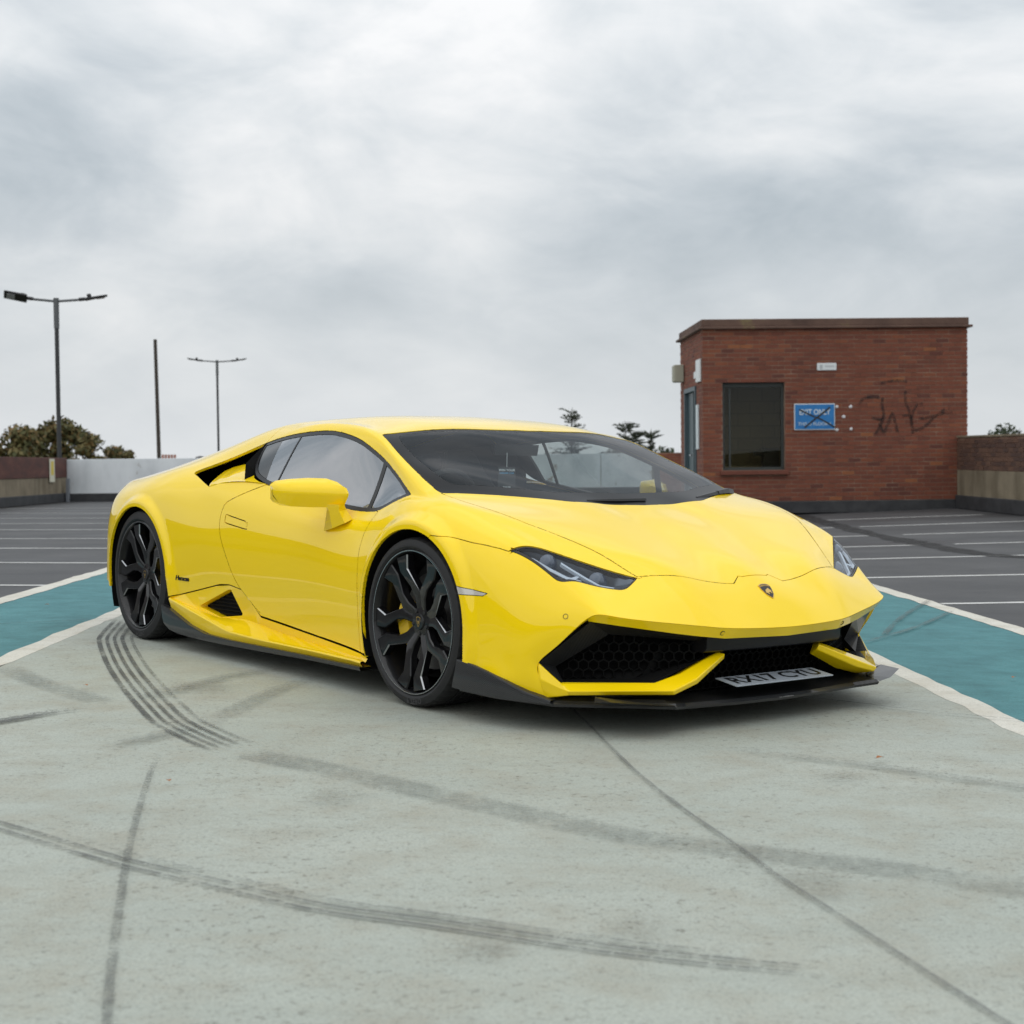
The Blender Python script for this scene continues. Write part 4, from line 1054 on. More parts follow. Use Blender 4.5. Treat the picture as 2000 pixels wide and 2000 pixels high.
WLINE=lane_mat('white_border_paint',(.66,.64,.56),(.70,.68,.61),(.46,.41,.32),.45)
LINE=lane_mat('bay_line_paint',(.60,.60,.58),(.66,.66,.64),(.34,.33,.31),.4)
GRASSY=mat('far_ground',(.06,.075,.04),.9)
b=NB(GRASSY);b.base(b.ramp(b.noise(.05,5,.6),[(.35,(.045,.060,.028)),(.65,(.10,.095,.075))]))
sheet('ground',[(-2500,-2500),(2500,-2500),(2500,2500),(-2500,2500)],-6.5,GRASSY,None,'structure')
XL,XR,YB,YF=-10.6,8.88,-26.0,32.6
DECKC=mat('deck_concrete',(.30,.29,.27),.85)
deck=box_obj('car_park_deck',((XL+XR)/2,(YB+YF)/2,-3.405),(XR-XL+.6,YF-YB+.6,6.19),DECKC);deck['kind']='structure'
def zdeck(x_,y_):
    # the bays fall and rise gently away from the lane for drainage
    if x_>3.52: return (x_-3.52)*(.0222+.0015*max(y_,0))
    if x_<-2.97: return (x_+2.97)*.0222
    return 0.0
_xs=[XL,-6.8,-2.97,0,3.52,4.8,6.1,7.4,XR+.3];_ys=[YB,0,4,8,12,16,20,26,YF]
asp=mesh_obj('parking_asphalt',[(x_,y_,zdeck(x_,y_)-.005) for x_ in _xs for y_ in _ys],[(i*9+j,(i+1)*9+j,(i+1)*9+j+1,i*9+j+1) for i in range(8) for j in range(8)],ASPH);asp['kind']='structure'
lane=sheet('driving_lane',[(-1.92,YB),(2.19,YB),(2.19,YF),(-1.92,YF)],0.0,LANE,None,'structure')
for x0,x1 in ((-2.85,-2.0),(2.26,3.40)):
    o=sheet('teal_walkway',[(x0,YB),(x1,YB),(x1,YF),(x0,YF)],-.0015,TEAL,None,'structure')
def wob_strip(name,x0,x1,z,m_,parent,y0=YB,y1=YF,amp=.0065,step=.16):
    """a hand-painted border line with slightly uneven edges"""
    ys=np.arange(y0,y1,step);rs=np.random.RandomState(int(abs(x0)*1000)%9999);V=[];Fc=[]
    for i,y_ in enumerate(ys):
        V+=[(x0+rs.normal(0,amp),y_,z),(x1+rs.normal(0,amp),y_,z)]
    for i in range(len(ys)-1):Fc.append((2*i,2*i+1,2*i+3,2*i+2))
    return mesh_obj(name,V,Fc,m_,parent)
for x0,x1 in ((-2.03,-1.915),(-2.98,-2.845),(2.172,2.285),(3.385,3.525)): wob_strip('border_line',x0,x1,.0009,WLINE,lane)
TH=-.0222
def bay(xa,xb,y0,slope,ref):
    n=24;V=[];rs=np.random.RandomState(int(y0*10+xa*7+200))
    for i in range(n+1):
        x_=xa+(xb-xa)*i/n;yc=y0+(x_-ref)*slope
        for sg in (-1,1):
            y_=yc+sg*.05+rs.normal(0,.005);V.append((x_,y_,zdeck(x_,y_)-.002))
    mesh_obj('bay_line',V,[(2*i,2*i+1,2*i+3,2*i+2) for i in range(n)],LINE,asp)
for y_ in (3.88,6.42,8.80,10.95,13.55,15.85,18.3,21.3,24.6): bay(XL+.3,-2.99,y_,-.25,-3)
for k_,y_ in enumerate((2.93,5.30,7.60,9.62,11.75,14.0,16.25)):
    for a0,a1 in ([(3.54,8.5)] if k_<3 else [(3.54,5.45+.08*(k_-3)),(5.85+.03*(k_-3),8.5)]): bay(a0,a1,y_,-.01,5.5)
# ---- marks on the deck: rubber, joints, stains
def mark_mat(name,colr,dens,scale,cut0,cut1,stretch=(1,1,1)):
    m_=bpy.data.materials.new(name);m_.use_nodes=True;t=m_.node_tree;bs=t.nodes['Principled BSDF'];b=NB(m_)
    bs.inputs['Base Color'].default_value=(*colr,1);bs.inputs['Roughness'].default_value=.8
    n1=b.noise(scale,6,.75,mapscale=stretch);n2=b.noise(3.1,4,.65);n3=b.noise(9,4,.65)
    at=b.n('ShaderNodeAttribute');at.attribute_name='fade'
    # thin rubber sits on the high grains only: the local cover sets the threshold
    cover=b.math('MULTIPLY',at.outputs['Fac'],b.rng(n2,.30,.62,.55,1.05))
    lift=b.math('ADD',n1,b.math('MULTIPLY',cover,.22))
    a=b.rng(lift,cut0+.13,cut1+.13,0,1);a=b.math('MULTIPLY',a,b.math('MINIMUM',cover,1.0));a=b.math('MULTIPLY',a,dens)
    b.l(a,bs.inputs['Alpha']);return m_
SKID=mark_mat('rubber_mark',(.050,.053,.055),.64,70,.46,.53)
FAINT=mark_mat('faint_rubber_mark',(.10,.105,.10),.50,75,.49,.58)
SMEAR=mark_mat('faint_smear',(.14,.15,.14),.30,62,.45,.60)
JOINT=mark_mat('slab_joint',(.10,.105,.10),.60,45,.38,.54)
STAIN=mark_mat('brown_stain',(.12,.09,.06),.30,60,.44,.66)
WETC=mark_mat('patched_crack',(.018,.017,.017),.85,3.0,.32,.52)
def mark(name,pts,w,m_,z=.0042,parent=lane,fade=(0,0),n=10,soft=True,jit=.0):
    pts=smoothpoly(pts,n);P=np.array(pts);d=np.gradient(P,axis=0);d/=np.linalg.norm(d,axis=1,keepdims=True);nrm=np.stack([-d[:,1],d[:,0]],1)
    N_=len(P);ss=np.linspace(0,1,N_);f=np.ones(N_)
    if fade[0]:f*=np.clip(ss/fade[0],0,1)
    if fade[1]:f*=np.clip((1-ss)/fade[1],0,1)
    offs=[(-.5,0),(-.32,1),(.32,1),(.5,0)] if soft else [(-.5,1),(.5,1)]
    V=[];Fc=[];fa=[]
    rs=np.random.RandomState(len(name)+N_)
    for i in range(N_):
        wi=(w[0]+(w[1]-w[0])*ss[i] if isinstance(w,tuple) else w)*(1+rs.normal(0,jit))
        for o_,fv in offs:
            q=P[i]+nrm[i]*o_*wi;V.append((q[0],q[1],z));fa.append(fv*f[i])
    k=len(offs)
    for i in range(N_-1):
        for j in range(k-1):Fc.append((i*k+j,i*k+j+1,(i+1)*k+j+1,(i+1)*k+j))
    o=mesh_obj(name,V,Fc,m_,parent);at=o.data.attributes.new('fade','FLOAT','POINT');at.data.foreach_set('value',fa);return o
T1=[(-1.893,1.561),(-1.778,.714),(-1.69,.308),(-1.442,-.53),(-1.223,-1.186),(-1.053,-1.658),(-.922,-2.0),(-.802,-2.228),(-.671,-2.446),(-.591,-2.556)]
_P=np.array(smoothpoly(T1,4));_d=np.gradient(_P,axis=0);_d/=np.linalg.norm(_d,axis=1,keepdims=True);_n=np.stack([-_d[:,1],_d[:,0]],1)
for k_,(o_,w_) in enumerate(((.0,.032),(.040,.024),(.078,.024),(.118,.028),(.165,.024))):
    mark('tyre_mark',[tuple(q) for q in (_P+_n*(o_+.0))],w_,SKID if k_<4 else FAINT,z=.0042+.0004*k_,fade=(.05,.12),n=2)
mark('tyre_mark',[(-.535,-2.528),(-.254,-2.772),(.083,-3.1),(.329,-3.339),(.592,-3.584),(.899,-3.759),(1.185,-3.897),(1.455,-4.07),(1.75,-4.3)],.19,SMEAR,z=.0060,fade=(.04,0))
T3=[(-1.25,-3.30),(-.991,-3.517),(-.812,-3.673),(-.594,-3.862),(-.361,-4.026),(-.106,-4.21),(.12,-4.31),(.298,-4.393),(.501,-4.486),(.695,-4.553),(.899,-4.611)]
_P=np.array(smoothpoly(T3,3));_d=np.gradient(_P,axis=0);_d/=np.linalg.norm(_d,axis=1,keepdims=True);_n=np.stack([-_d[:,1],_d[:,0]],1)
for k_,o_ in enumerate((-.026,.014)): mark('tyre_mark',[tuple(q) for q in _P+_n*o_],.019,SKID,z=.0064+.0004*k_,fade=(0,.05),n=2)
mark('tyre_mark',[tuple(q) for q in _P+_n*.05],.022,FAINT,z=.0072,fade=(.4,.15),n=2)
mark('tyre_mark',[(-.802,-2.396),(-.746,-2.859),(-.667,-3.396),(-.592,-3.84),(-.522,-4.212),(-.46,-4.53),(-.392,-4.853),(-.3,-5.2)],.026,FAINT,z=.0076,fade=(.1,0))
mark('slab_joint',[(.60,-1.6),(.65,-2.074),(.717,-2.766),(.788,-3.26),(.875,-3.711),(.919,-3.969),(.978,-4.228),(1.028,-4.45),(1.071,-4.647),(1.119,-4.853),(1.2,-5.2)],.015,JOINT,z=.0080,jit=.15)
mark('tyre_mark',[(-1.62,-2.2),(-1.464,-2.017),(-1.333,-1.818),(-1.205,-1.663)],.10,SKID,z=.0084,fade=(0,.35))
mark('tyre_mark',[(-1.926,-.553),(-1.601,-1.059),(-1.343,-1.407),(-1.154,-1.626)],.16,SMEAR,z=.0088,fade=(.1,.2))
mark('tyre_mark',[(-1.10,-1.55),(-.879,-.969),(-.70,-.645),(-.5,-.2)],.14,SMEAR,z=.0092,fade=(.1,.4))
mark('tyre_mark',[(-.75,-2.2),(-.604,-1.378),(-.486,-.951),(-.3,-.4)],.13,SMEAR,z=.0096,fade=(.2,.4))
mark('tyre_mark',[(-1.02,-2.55),(-.90,-2.38),(-.80,-2.2),(-.66,-2.05)],.12,SMEAR,z=.0100,fade=(.3,.3))
mark('slab_joint',[(1.55,-1.35),(1.73,-1.482),(1.974,-1.692),(2.287,-1.885)],.012,JOINT,z=.0104,fade=(.3,0))
mark('tyre_mark',[(1.0,-2.40),(1.101,-2.477),(1.476,-2.733),(1.848,-3.039),(2.1,-3.2)],.09,SMEAR,z=.0108,fade=(.4,.1))
mark('slab_joint',[(-3.3,.75),(-2.6,1.02),(-1.75,1.55)],.014,JOINT,z=.0112,fade=(0,.2))
mark('tyre_mark',[(2.55,.9),(2.95,1.9),(3.5,3.1)],.05,FAINT,z=.0116)
mark('tyre_mark',[(2.35,.55),(2.85,1.3),(3.4,2.3)],.05,FAINT,z=.0120)
for (cx_,cy_),w_,l_ in (((.861,-3.857),.10,.10),((.98,-4.05),.30,.30),((.2,-1.75),.30,.5),((-.9,-1.2),.35,.5),((.55,-4.35),.2,.25),((.25,-4.5),.16,.2),((1.35,-2.9),.2,.3),((-.15,-3.2),.25,.3)):
    mark('stain',[(cx_-l_/2,cy_+.02),(cx_,cy_),(cx_+l_/2,cy_-.01)],w_,STAIN,z=.0124+.0004*abs(hash((cx_,cy_)))%4e-4,fade=(.4,.4),n=6)
ck=mark('asphalt_crack',[(6.0,18.2),(5.82,16.1),(5.57,12.4),(5.52,9.8),(5.55,8.1),(5.75,7.4),(6.6,6.3)],.36,WETC,z=.0005,parent=asp,jit=.2)
for v in ck.data.vertices: v.co.z=zdeck(v.co.x,v.co.y)-.0008
# ---- fallen leaves
LEAFM=mat('dry_leaf',(.30,.11,.03),.7)
for k_,(x_,y_,sz_,rz_,what) in enumerate(((1.529,-2.651,.030,.4,'curled orange dry leaf lying on the pale lane'),(-.658,-3.034,.020,1.9,'small dark leaf scrap beside the straight rubber mark'),(-1.366,-1.22,.022,2.6,'small brown leaf beside the striped skid mark'),(-2.489,2.179,.030,.2,'dark leaf lying on the teal walkway'),(2.649,-.813,.026,.7,'small dry leaf on teal walkway beside the white border'))):
    V=[];Fc=[]
    for i in range(7):
        t=i/6;w_=math.sin(math.pi*min(1,t*1.02))**.8*.38*sz_
        for j in (-1,0,1):V.append(((t-.5)*sz_,j*w_,.004+.25*w_*abs(j)+.1*sz_*math.sin(t*3)))
    for i in range(6):
        for j in range(2):Fc.append((i*3+j,i*3+j+1,i*3+4+j,i*3+3+j))
    o=mesh_obj('leaf',V,Fc,LEAFM);o.location=(x_,y_,.012);o.rotation_euler=(0,0,rz_);tag(o,what,'leaf')
# ---- brickwork
def brick_mat(name,c):
    m_=mat(name,c,.85);b=NB(m_);n=b.noise(9,5,.6);n2=b.noise(60,3,.6)
    cc_=b.mix(b.rng(n,.3,.7,0,.5),c,tuple(v*.62 for v in c));cc_=b.mix(b.rng(n2,.5,.75,0,.4),cc_,tuple(min(1,v*1.5) for v in c));b.base(cc_);b.bump(n2,.4,.004);return m_
BRK=[brick_mat('brick_%d'%i,c) for i,c in enumerate(((.188,.057,.031),(.172,.052,.030),(.148,.046,.028),(.212,.066,.032),(.118,.037,.025),(.26,.090,.036)))]
BRW=[.40,.31,.17,.07,.04,.01]
MORT=mat('mortar',(.20,.13,.095),.95)
b=NB(MORT);b.base(b.ramp(b.noise(3,5,.6),[(.35,(.15,.075,.050)),(.62,(.26,.17,.12)),(.75,(.34,.26,.19))]))
BL,BH,BD=.215,.061,.10
brick_meshes=[]
def brick_mesh(l,mi,key={}):
    k=(round(l,3),mi)
    if k not in key:
        bm=bmesh.new();bm_box(bm,(0,0,0),(l,BD,BH));me=bpy.data.meshes.new('brick');bm.to_mesh(me);bm.free();me.materials.append(BRK[mi]);key[k]=me
    return key[k]
def brick_layout(w,z0,z1,holes=(),rs=None):
    """stretcher bond: list of (u_center, z_center, length)"""
    o=[];z=z0+.0375;r=0
    while z+.03<=z1:
        u=-.1125 if r%2 else 0.0
        while u<w:
            a0=max(u,0);a1=min(u+.215,w)
            segs=[(a0,a1)]
            for (hu0,hu1,hz0,hz1) in holes:
                if z>hz0-.02 and z<hz1+.02:
                    ns=[]
                    for s0,s1 in segs:
                        if s1<=hu0 or s0>=hu1: ns.append((s0,s1))
                        else:
                            if s0<hu0: ns.append((s0,hu0-.004))
                            if s1>hu1: ns.append((hu1+.004,s1))
                    segs=ns
            for s0,s1 in segs:
                if s1-s0>.03:o.append(((s0+s1)/2,z,s1-s0))
            u+=.225
        z+=.075;r+=1
    return o
rsb=np.random.RandomState(3)
def joined_bricks(name,items,parent,fr,mats=BRK,wts=BRW):
    """items (u,z,l); fr(u,z,d)->xyz with d outward; one mesh, kind stuff"""
    V=[];Fc=[];mi=[]
    for u,z,l in items:
        b0=len(V);jd=rsb.normal(0,.001)
        for du in (-l/2,l/2):
            for dd in (-.06,.0+jd):
                for dz in (-BH/2,BH/2):V.append(fr(u+du,z+dz,dd))
        for f in ((0,1,3,2),(4,6,7,5),(0,4,5,1),(2,3,7,6),(1,5,7,3),(0,2,6,4)):Fc.append(tuple(b0+i for i in f))
        mi+=[int(rsb.choice(len(mats),p=wts))]*6
    o=fixn(mesh_obj(name,V,Fc,list(mats),parent));o.data.polygons.foreach_set('material_index',mi);o['kind']='stuff';return o
# ---- the brick hut
HX0,HX1,HY0,HY1,HZ=4.36,9.08,18.62,21.35,3.41
hut=empty('brick_hut',((HX0+HX1)/2,(HY0+HY1)/2,0));tag(hut,'small flat-roofed red brick hut with a dark window and graffiti','hut')
hut_loc=Vector(hut.location)
def sub(o,p=hut): 
    o.parent=p;o.matrix_parent_inverse=Matrix.Translation(-hut_loc) if p is hut else Matrix();return o
WIN=(.35,1.46,.765,2.325)   # window opening on the front, from the left corner
wx0,wx1,wz0,wz1=HX0+WIN[0],HX0+WIN[1],WIN[2],WIN[3]
bm=bmesh.new()
T_=.25
def bx(x0,x1,y0,y1,z0,z1): bm_box(bm,((x0+x1)/2,(y0+y1)/2,(z0+z1)/2),(x1-x0,y1-y0,z1-z0))
yf=HY0+.005
bx(HX0+.005,wx0,yf,HY0+T_,0,HZ-.12);bx(wx1,HX1-.012,yf,HY0+T_,0,HZ-.12);bx(wx0,wx1,yf,HY0+T_,0,wz0);bx(wx0,wx1,yf,HY0+T_,wz1,HZ-.12)
DY0,DY1,DZ=19.35,20.70,2.30
bx(HX0+.005,HX0+T_,HY0+T_,DY0,0,HZ-.12);bx(HX0+.005,HX0+T_,DY1,HY1-T_,0,HZ-.12);bx(HX0+.005,HX0+T_,DY0,DY1,DZ,HZ-.12)
bx(HX1-T_,HX1-.012,HY0+T_,HY1-T_,0,HZ-.12);bx(HX0+.005,HX1-.012,HY1-T_,HY1,0,HZ-.12)
wallo=sub(bm_obj('wall',bm,MORT))
items=brick_layout(HX1-HX0,.21,HZ-.13,[(WIN[0],WIN[1],WIN[2]-.09,WIN[3])])
# the 300 bricks that show largest: nearest the camera's axis, above the car
items.sort(key=lambda q:(q[0]-2.0)**2+(q[1]-1.6)**2)
for k_,(u,z,l) in enumerate(items[:300]):
    me=brick_mesh(l,int(rsb.choice(6,p=BRW)));o=bpy.data.objects.new('brick',me);COL.objects.link(o);o.parent=wallo
    o.location=(HX0+u,HY0+BD/2+rsb.normal(0,.001),z)
joined_bricks('front_bricks',items[300:],wallo,lambda u,z,d:(HX0+u,HY0-d,z))
items=brick_layout(HY1-HY0,.21,HZ-.13,[(DY0-HY0,DY1-HY0,0,DZ)])
joined_bricks('side_bricks',[(u if u>.12 else u+.055,z,l if u>.12 else max(l-.11,.04)) for u,z,l in items],wallo,lambda u,z,d:(HX0-d,HY0+u,z))
COPE=mat('coping_stone',(.105,.062,.045),.85);b=NB(COPE);b.base(b.ramp(b.noise(2.2,5,.65),[(.3,(.075,.042,.032)),(.6,(.13,.075,.055)),(.72,(.17,.13,.06))]))
o=sub(box_obj('coping',((HX0+HX1)/2,(HY0+HY1)/2,HZ-.045),(HX1-HX0+.04,HY1-HY0+.04,.13),COPE,None,.012))
o=sub(box_obj('cornice',((HX0+HX1)/2,(HY0+HY1)/2,HZ-.135),(HX1-HX0+.15,HY1-HY0+.15,.045),COPE,None,.012))
PLIN=mat('bitumen_plinth',(.028,.029,.032),.7);b=NB(PLIN);b.base(b.ramp(b.noise(4,4,.6),[(.35,(.022,.023,.026)),(.65,(.042,.043,.046))]))
sub(box_obj('plinth',((HX0+HX1)/2,HY0-.02,.10),(HX1-HX0+.06,.06,.215),PLIN,None,.012))
sub(box_obj('plinth',(HX0-.01,(HY0+HY1)/2+.04,.10),(.05,HY1-HY0-.06,.215),PLIN,None,.012))
FRM=mat('window_frame_paint',(.030,.036,.034),.5);PANE=thin_glass('hut_glass',(.62,.62,.55),ior=1.32,base=0)
fr_=.05;yw=HY0+.10
bm=bmesh.new()
bx(wx0,wx1,yw,yw+.06,wz1-.09,wz1);bx(wx0,wx1,yw,yw+.06,wz0,wz0+fr_);bx(wx0,wx0+fr_,yw,yw+.06,wz0+fr_,wz1-.09);bx(wx1-fr_,wx1,yw,yw+.06,wz0+fr_,wz1-.09);bx(wx0+.13,wx0+.16,yw+.02,yw+.05,wz0+fr_,wz1-.09)
wf=sub(bm_obj('window_frame',bm,FRM))
o=box_obj('window_pane',((wx0+wx1)/2,yw+.035,(wz0+wz1)/2),(wx1-wx0-.1,.006,wz1-wz0-.14),PANE);o.parent=wf
sub(box_obj('window_sill',((wx0+wx1)/2,HY0+.02,wz0-.045),(wx1-wx0+.10,.20,.075),BRK[2],None,.008))
INW=mat('inside_blockwork',(.34,.29,.20),.9);b=NB(INW)
bt=b.n('ShaderNodeTexBrick');bt.inputs['Color1'].default_value=(.36,.31,.22,1);bt.inputs['Color2'].default_value=(.31,.27,.19,1);bt.inputs['Mortar'].default_value=(.22,.19,.14,1);bt.inputs['Scale'].default_value=1.0;bt.inputs['Brick Width'].default_value=.45;bt.inputs['Row Height'].default_value=.225;bt.inputs['Mortar Size'].default_value=.008
mpn=b.n('ShaderNodeMapping');mpn.inputs['Rotation'].default_value=(RAD(90),0,0);b.l(b.coord('Object'),mpn.inputs[0]);b.l(mpn.outputs[0],bt.inputs['Vector']);b.base(bt.outputs[0])
sub(box_obj('inner_partition',(HX0+1.9,HY0+1.1,1.3),(3.0,.08,2.6),INW))
sub(box_obj('floor_slab',((HX0+HX1)/2,(HY0+HY1)/2,.03),(HX1-HX0-.5,HY1-HY0-.5,.06),DECKC))
bm=bmesh.new();bx(HX0+1.16,HX0+1.44,HY0+.42,HY0+.66,.06,1.16);bx(HX0+1.0,HX0+1.44,HY0+.44,HY0+.62,1.02,1.10)
sub(bm_obj('inside_cabinet',bm,mat('cabinet_grey',(.05,.05,.055),.5)))
sub(box_obj('roof_slab',((HX0+HX1)/2,(HY0+HY1)/2,HZ-.20),(HX1-HX0-.5,HY1-HY0-.5,.10),DECKC))
DOORM=mat('door_grey_blue',(.055,.085,.10),.45)
bm=bmesh.new();bx(HX0-.03,HX0+.10,DY0,DY0+.07,.02,DZ);bx(HX0-.03,HX0+.10,DY1-.07,DY1,.02,DZ);bx(HX0-.03,HX0+.10,DY0+.07,DY1-.07,DZ-.08,DZ)
df=sub(bm_obj('door_frame',bm,DOORM))
o=box_obj('door',(HX0+.06,(DY0+DY1)/2+.3,DZ/2-.03),(.05,.72,DZ-.12),mat('door_teal',(.03,.06,.07),.4));o.parent=df
o=box_obj('door_handle',(HX0+.02,DY0+.80,1.05),(.05,.14,.03),SILV);o.parent=df
# things fixed to the hut
FIXED=[]
CABM=mat('box_beige',(.36,.35,.28),.6)
bm=bmesh.new();bm_box(bm,(0,0,0),(.18,.28,.33),.012);bm_box(bm,(-.095,0,0),(.02,.24,.29),.006)
o=bm_obj('meter_box',bm,CABM);o.location=(HX0-.10,20.95,2.62);tag(o,'beige electrical box fixed high beside the hut door','box');FIXED.append(o)
bm=bmesh.new();bm_box(bm,(0,0,0),(.03,.46,.40),.004);bm_box(bm,(-.01,.3,-.06),(.02,.24,.12),.004)
o=bm_obj('notice_sign',bm,mat('sign_white',(.70,.72,.72),.5));o.location=(HX0-.02,18.98,2.55);tag(o,'white cross-shaped notice above the hut door','sign');FIXED.append(o)
bm=bmesh.new();bm_box(bm,(0,0,0),(.03,.20,.80),.004)
o=bm_obj('notice_board',bm,mat('board_white',(.60,.66,.68),.5));o.location=(HX0-.02,19.12,1.55);tag(o,'tall narrow pale board on the hut wall beside the door','sign');FIXED.append(o)
HZN=lambda u:909-.0108*(u-1000)
def hutp(u,v): return ((u-1372.7)*.00911-.06,3.493-(v-630)*.00903+(u-1372.7)*.000124-.0222*((u-1372.7)*.00911-2.40)-.17)   # place on the hut front from the survey of the wall
def hut_text(t,sz,x_,z_,m_,parent,w=None,bold=True):
    V,Fc=text_mesh(t,sz,.0015,bold);w0=max(v[0] for v in V)-min(v[0] for v in V);k=(w/w0) if w else 1
    o=mesh_obj('sign_lettering',[(x_+v[0]*k,-.016-v[2],z_+v[1]) for v in V],Fc,m_,parent);return o
sx,sz0=HX0+1.98,1.696
bm=bmesh.new();bm_box(bm,(0,0,0),(.725,.016,.465),.004);o=bm_obj('exit_sign',bm,mat('sign_rim',(.62,.66,.68),.5));o.location=(sx,HY0-.014,sz0);tag(o,'blue wall sign with a black cross sprayed over it','sign');FIXED.append(o)
SBLUE=mat('sign_blue',(.010,.150,.420),.45);b=NB(SBLUE);b.base(b.ramp(b.noise(6,4,.6),[(.3,(.008,.13,.37)),(.7,(.014,.18,.46))]))
box_obj('sign_face',(0,-.010,0),(.695,.006,.435),SBLUE,o)
SW_=mat('sign_letter_white',(.55,.62,.66),.6);SK_=mat('spray_black',(.015,.015,.017),.6)
hut_text('EXIT ONLY',.135,0,.085,SW_,o,.55);hut_text('THIS IS FLOOR 1',.085,0,-.125,SW_,o,.58,False)
def spray(path,w,name,m_,parent,y0):
    V=[];Fc=[];P=np.array(smoothpoly(path,5));d=np.gradient(P,axis=0);d/=np.linalg.norm(d,axis=1,keepdims=True)+1e-9;nn=np.stack([-d[:,1],d[:,0]],1)
    for q,n_ in zip(P,nn):
        V+=[(q[0]-n_[0]*w/2,y0,q[1]-n_[1]*w/2),(q[0]+n_[0]*w/2,y0,q[1]+n_[1]*w/2)]
    for i in range(len(P)-1):Fc.append((2*i,2*i+1,2*i+3,2*i+2))
    return mesh_obj(name,V,Fc,m_,parent)
spray([(-.275,.13),(-.05,.02),(.12,-.05),(.36,-.19)],.026,'sprayed_cross',SK_,o,-.0195)
spray([(.275,.165),(.10,.03),(-.02,-.06),(-.18,-.19)],.030,'sprayed_cross',SK_,o,-.0205)
u0,v0=hutp(1602,709);u1,v1=hutp(1640,723)
bm=bmesh.new();bm_box(bm,(0,0,0),(u1-u0,.012,v0-v1),.012);o=bm_obj('wall_plate',bm,mat('plate_offwhite',(.66,.69,.70),.4));o.location=(HX0+(u0+u1)/2,HY0-.012,(v0+v1)/2);tag(o,'small white plate high on the hut wall above the blue sign','sign');FIXED.append(o)
box_obj('plate_symbol',(-.10,-.008,0),(.05,.004,.07),mat('plate_grey',(.42,.44,.45),.5),o);box_obj('plate_print',(.05,-.008,.01),(.16,.004,.03),mat('plate_grey2',(.50,.52,.53),.5),o)
CAPW=mat('filler_white',(.62,.63,.64),.6)
for k_,(u,v) in enumerate(((1640.6,794.7),(1667.7,794.7),(1654.5,814),(1640.6,839.4),(1668.4,838.4))):
    a_,z_=hutp(u,v);V=[];
    bm=bmesh.new();bmesh.ops.create_cone(bm,cap_ends=True,segments=9,radius1=.032,radius2=.018,depth=.016);bmesh.ops.rotate(bm,cent=(0,0,0),matrix=Matrix.Rotation(RAD(90),3,'X'),verts=bm.verts)
    for v_ in bm.verts:v_.co*=1+random.uniform(-.2,.2)
    o=bm_obj('filler_patch',bm,CAPW);o.location=(HX0+a_,HY0-.008,z_);tag(o,('white filler blob touching the blue sign near its top edge','white filler blob above and away from the blue sign, toward the graffiti','white filler blob in the middle of the five beside the blue sign','white filler blob at the foot of the blue sign','white filler blob below and away from the blue sign, toward the graffiti')[k_],'filler','white blobs left by a removed sign');FIXED.append(o)
GRAF=bpy.data.materials.new('graffiti');GRAF.use_nodes=True;b=NB(GRAF);b.b.inputs['Base Color'].default_value=(.018,.014,.014,1);b.b.inputs['Roughness'].default_value=.8;b.l(b.rng(b.noise(14,5,.65),.35,.62,.08,.62),b.b.inputs['Alpha'])
cz_=lambda x_,y_:hutp(1600+x_*.207,600+y_*.207)
for st in ([(610,720),(700,700),(780,692),(860,705)],[(400,920),(450,860),(540,845),(600,855)],[(630,850),(625,930),(640,1030),(600,1130),(560,1200)],[(530,1040),(600,1060),(640,1050)],[(600,1090),(640,1180),(680,1100),(720,1000),(745,1080),(770,1180)],[(845,790),(850,900),(880,980),(900,1080),(915,1195)],[(815,1030),(860,1020),(900,1015)],[(1010,915),(950,930),(915,1000),(900,1090),(930,1160),(1010,1140),(1080,1080),(1220,960)],[(965,1055),(1100,1035),(1200,1005),(1290,990)]):
    g_=spray([(HX0+cz_(*q)[0],cz_(*q)[1]) for q in st],.05,'graffiti_stroke',GRAF,None,HY0-.010);sub(g_)
HUTM=Matrix.Translation(Vector((hut_loc.x,hut_loc.y,.17)))@Matrix.Rotation(TH,4,'Y')
hut.location=HUTM.to_translation();hut.rotation_euler=(0,TH,0)
for o in FIXED:
    o.location=HUTM@(Vector(o.location)-hut_loc);o.rotation_euler=(0,TH,0)
# ---- parapets
CONC=mat('tan_concrete',(.23,.19,.13),.9);b=NB(CONC);b.base(b.mix(b.rng(b.noise(3,5,.6,mapscale=(1,1,.25)),.45,.7,0,.8),b.ramp(b.noise(1.3,5,.6),[(.3,(.16,.13,.085)),(.7,(.28,.235,.165))]),(.10,.08,.05)));b.bump(b.noise(30,4,.6),.3,.006)
WHT=mat('flaking_white_paint',(.72,.74,.76),.85);b=NB(WHT)
f1=b.noise(1.7,7,.68);f2=b.noise(.8,4,.6,mapscale=(1,1,.5))
b.base(b.mix(b.rng(f1,.60,.66,0,.85),b.ramp(f2,[(.3,(.46,.49,.51)),(.55,(.68,.71,.73)),(.7,(.74,.77,.79))]),(.23,.17,.12)));b.bump(f1,.3,.006)
RUST=mat('red_painted_band',(.085,.030,.022),.8);b=NB(RUST);b.base(b.ramp(b.noise(1.5,6,.65,mapscale=(1,1,3)),[(.3,(.055,.022,.018)),(.6,(.105,.036,.026)),(.75,(.14,.06,.04))]))
PT=.24
rpar=empty('parapet_wall',(XR+PT/2,(HY0+YB)/2,0));tag(rpar,'brown brick parapet on tan concrete running up to the hut','wall')
PIV={}
def subp(o,p):
    v=PIV.setdefault(p.name,Vector(p.location));o.parent=p;o.matrix_parent_inverse=Matrix.Translation(-v);return o
subp(box_obj('concrete_base',(XR+PT/2,(HY0-.03+YB)/2,.34),(PT,HY0-.03-YB,.68),CONC),rpar)
subp(box_obj('brick_core',(XR+PT/2+.006,(HY0-.03+YB)/2,.965),(PT-.012,HY0-.03-YB,.57),MORT),rpar)
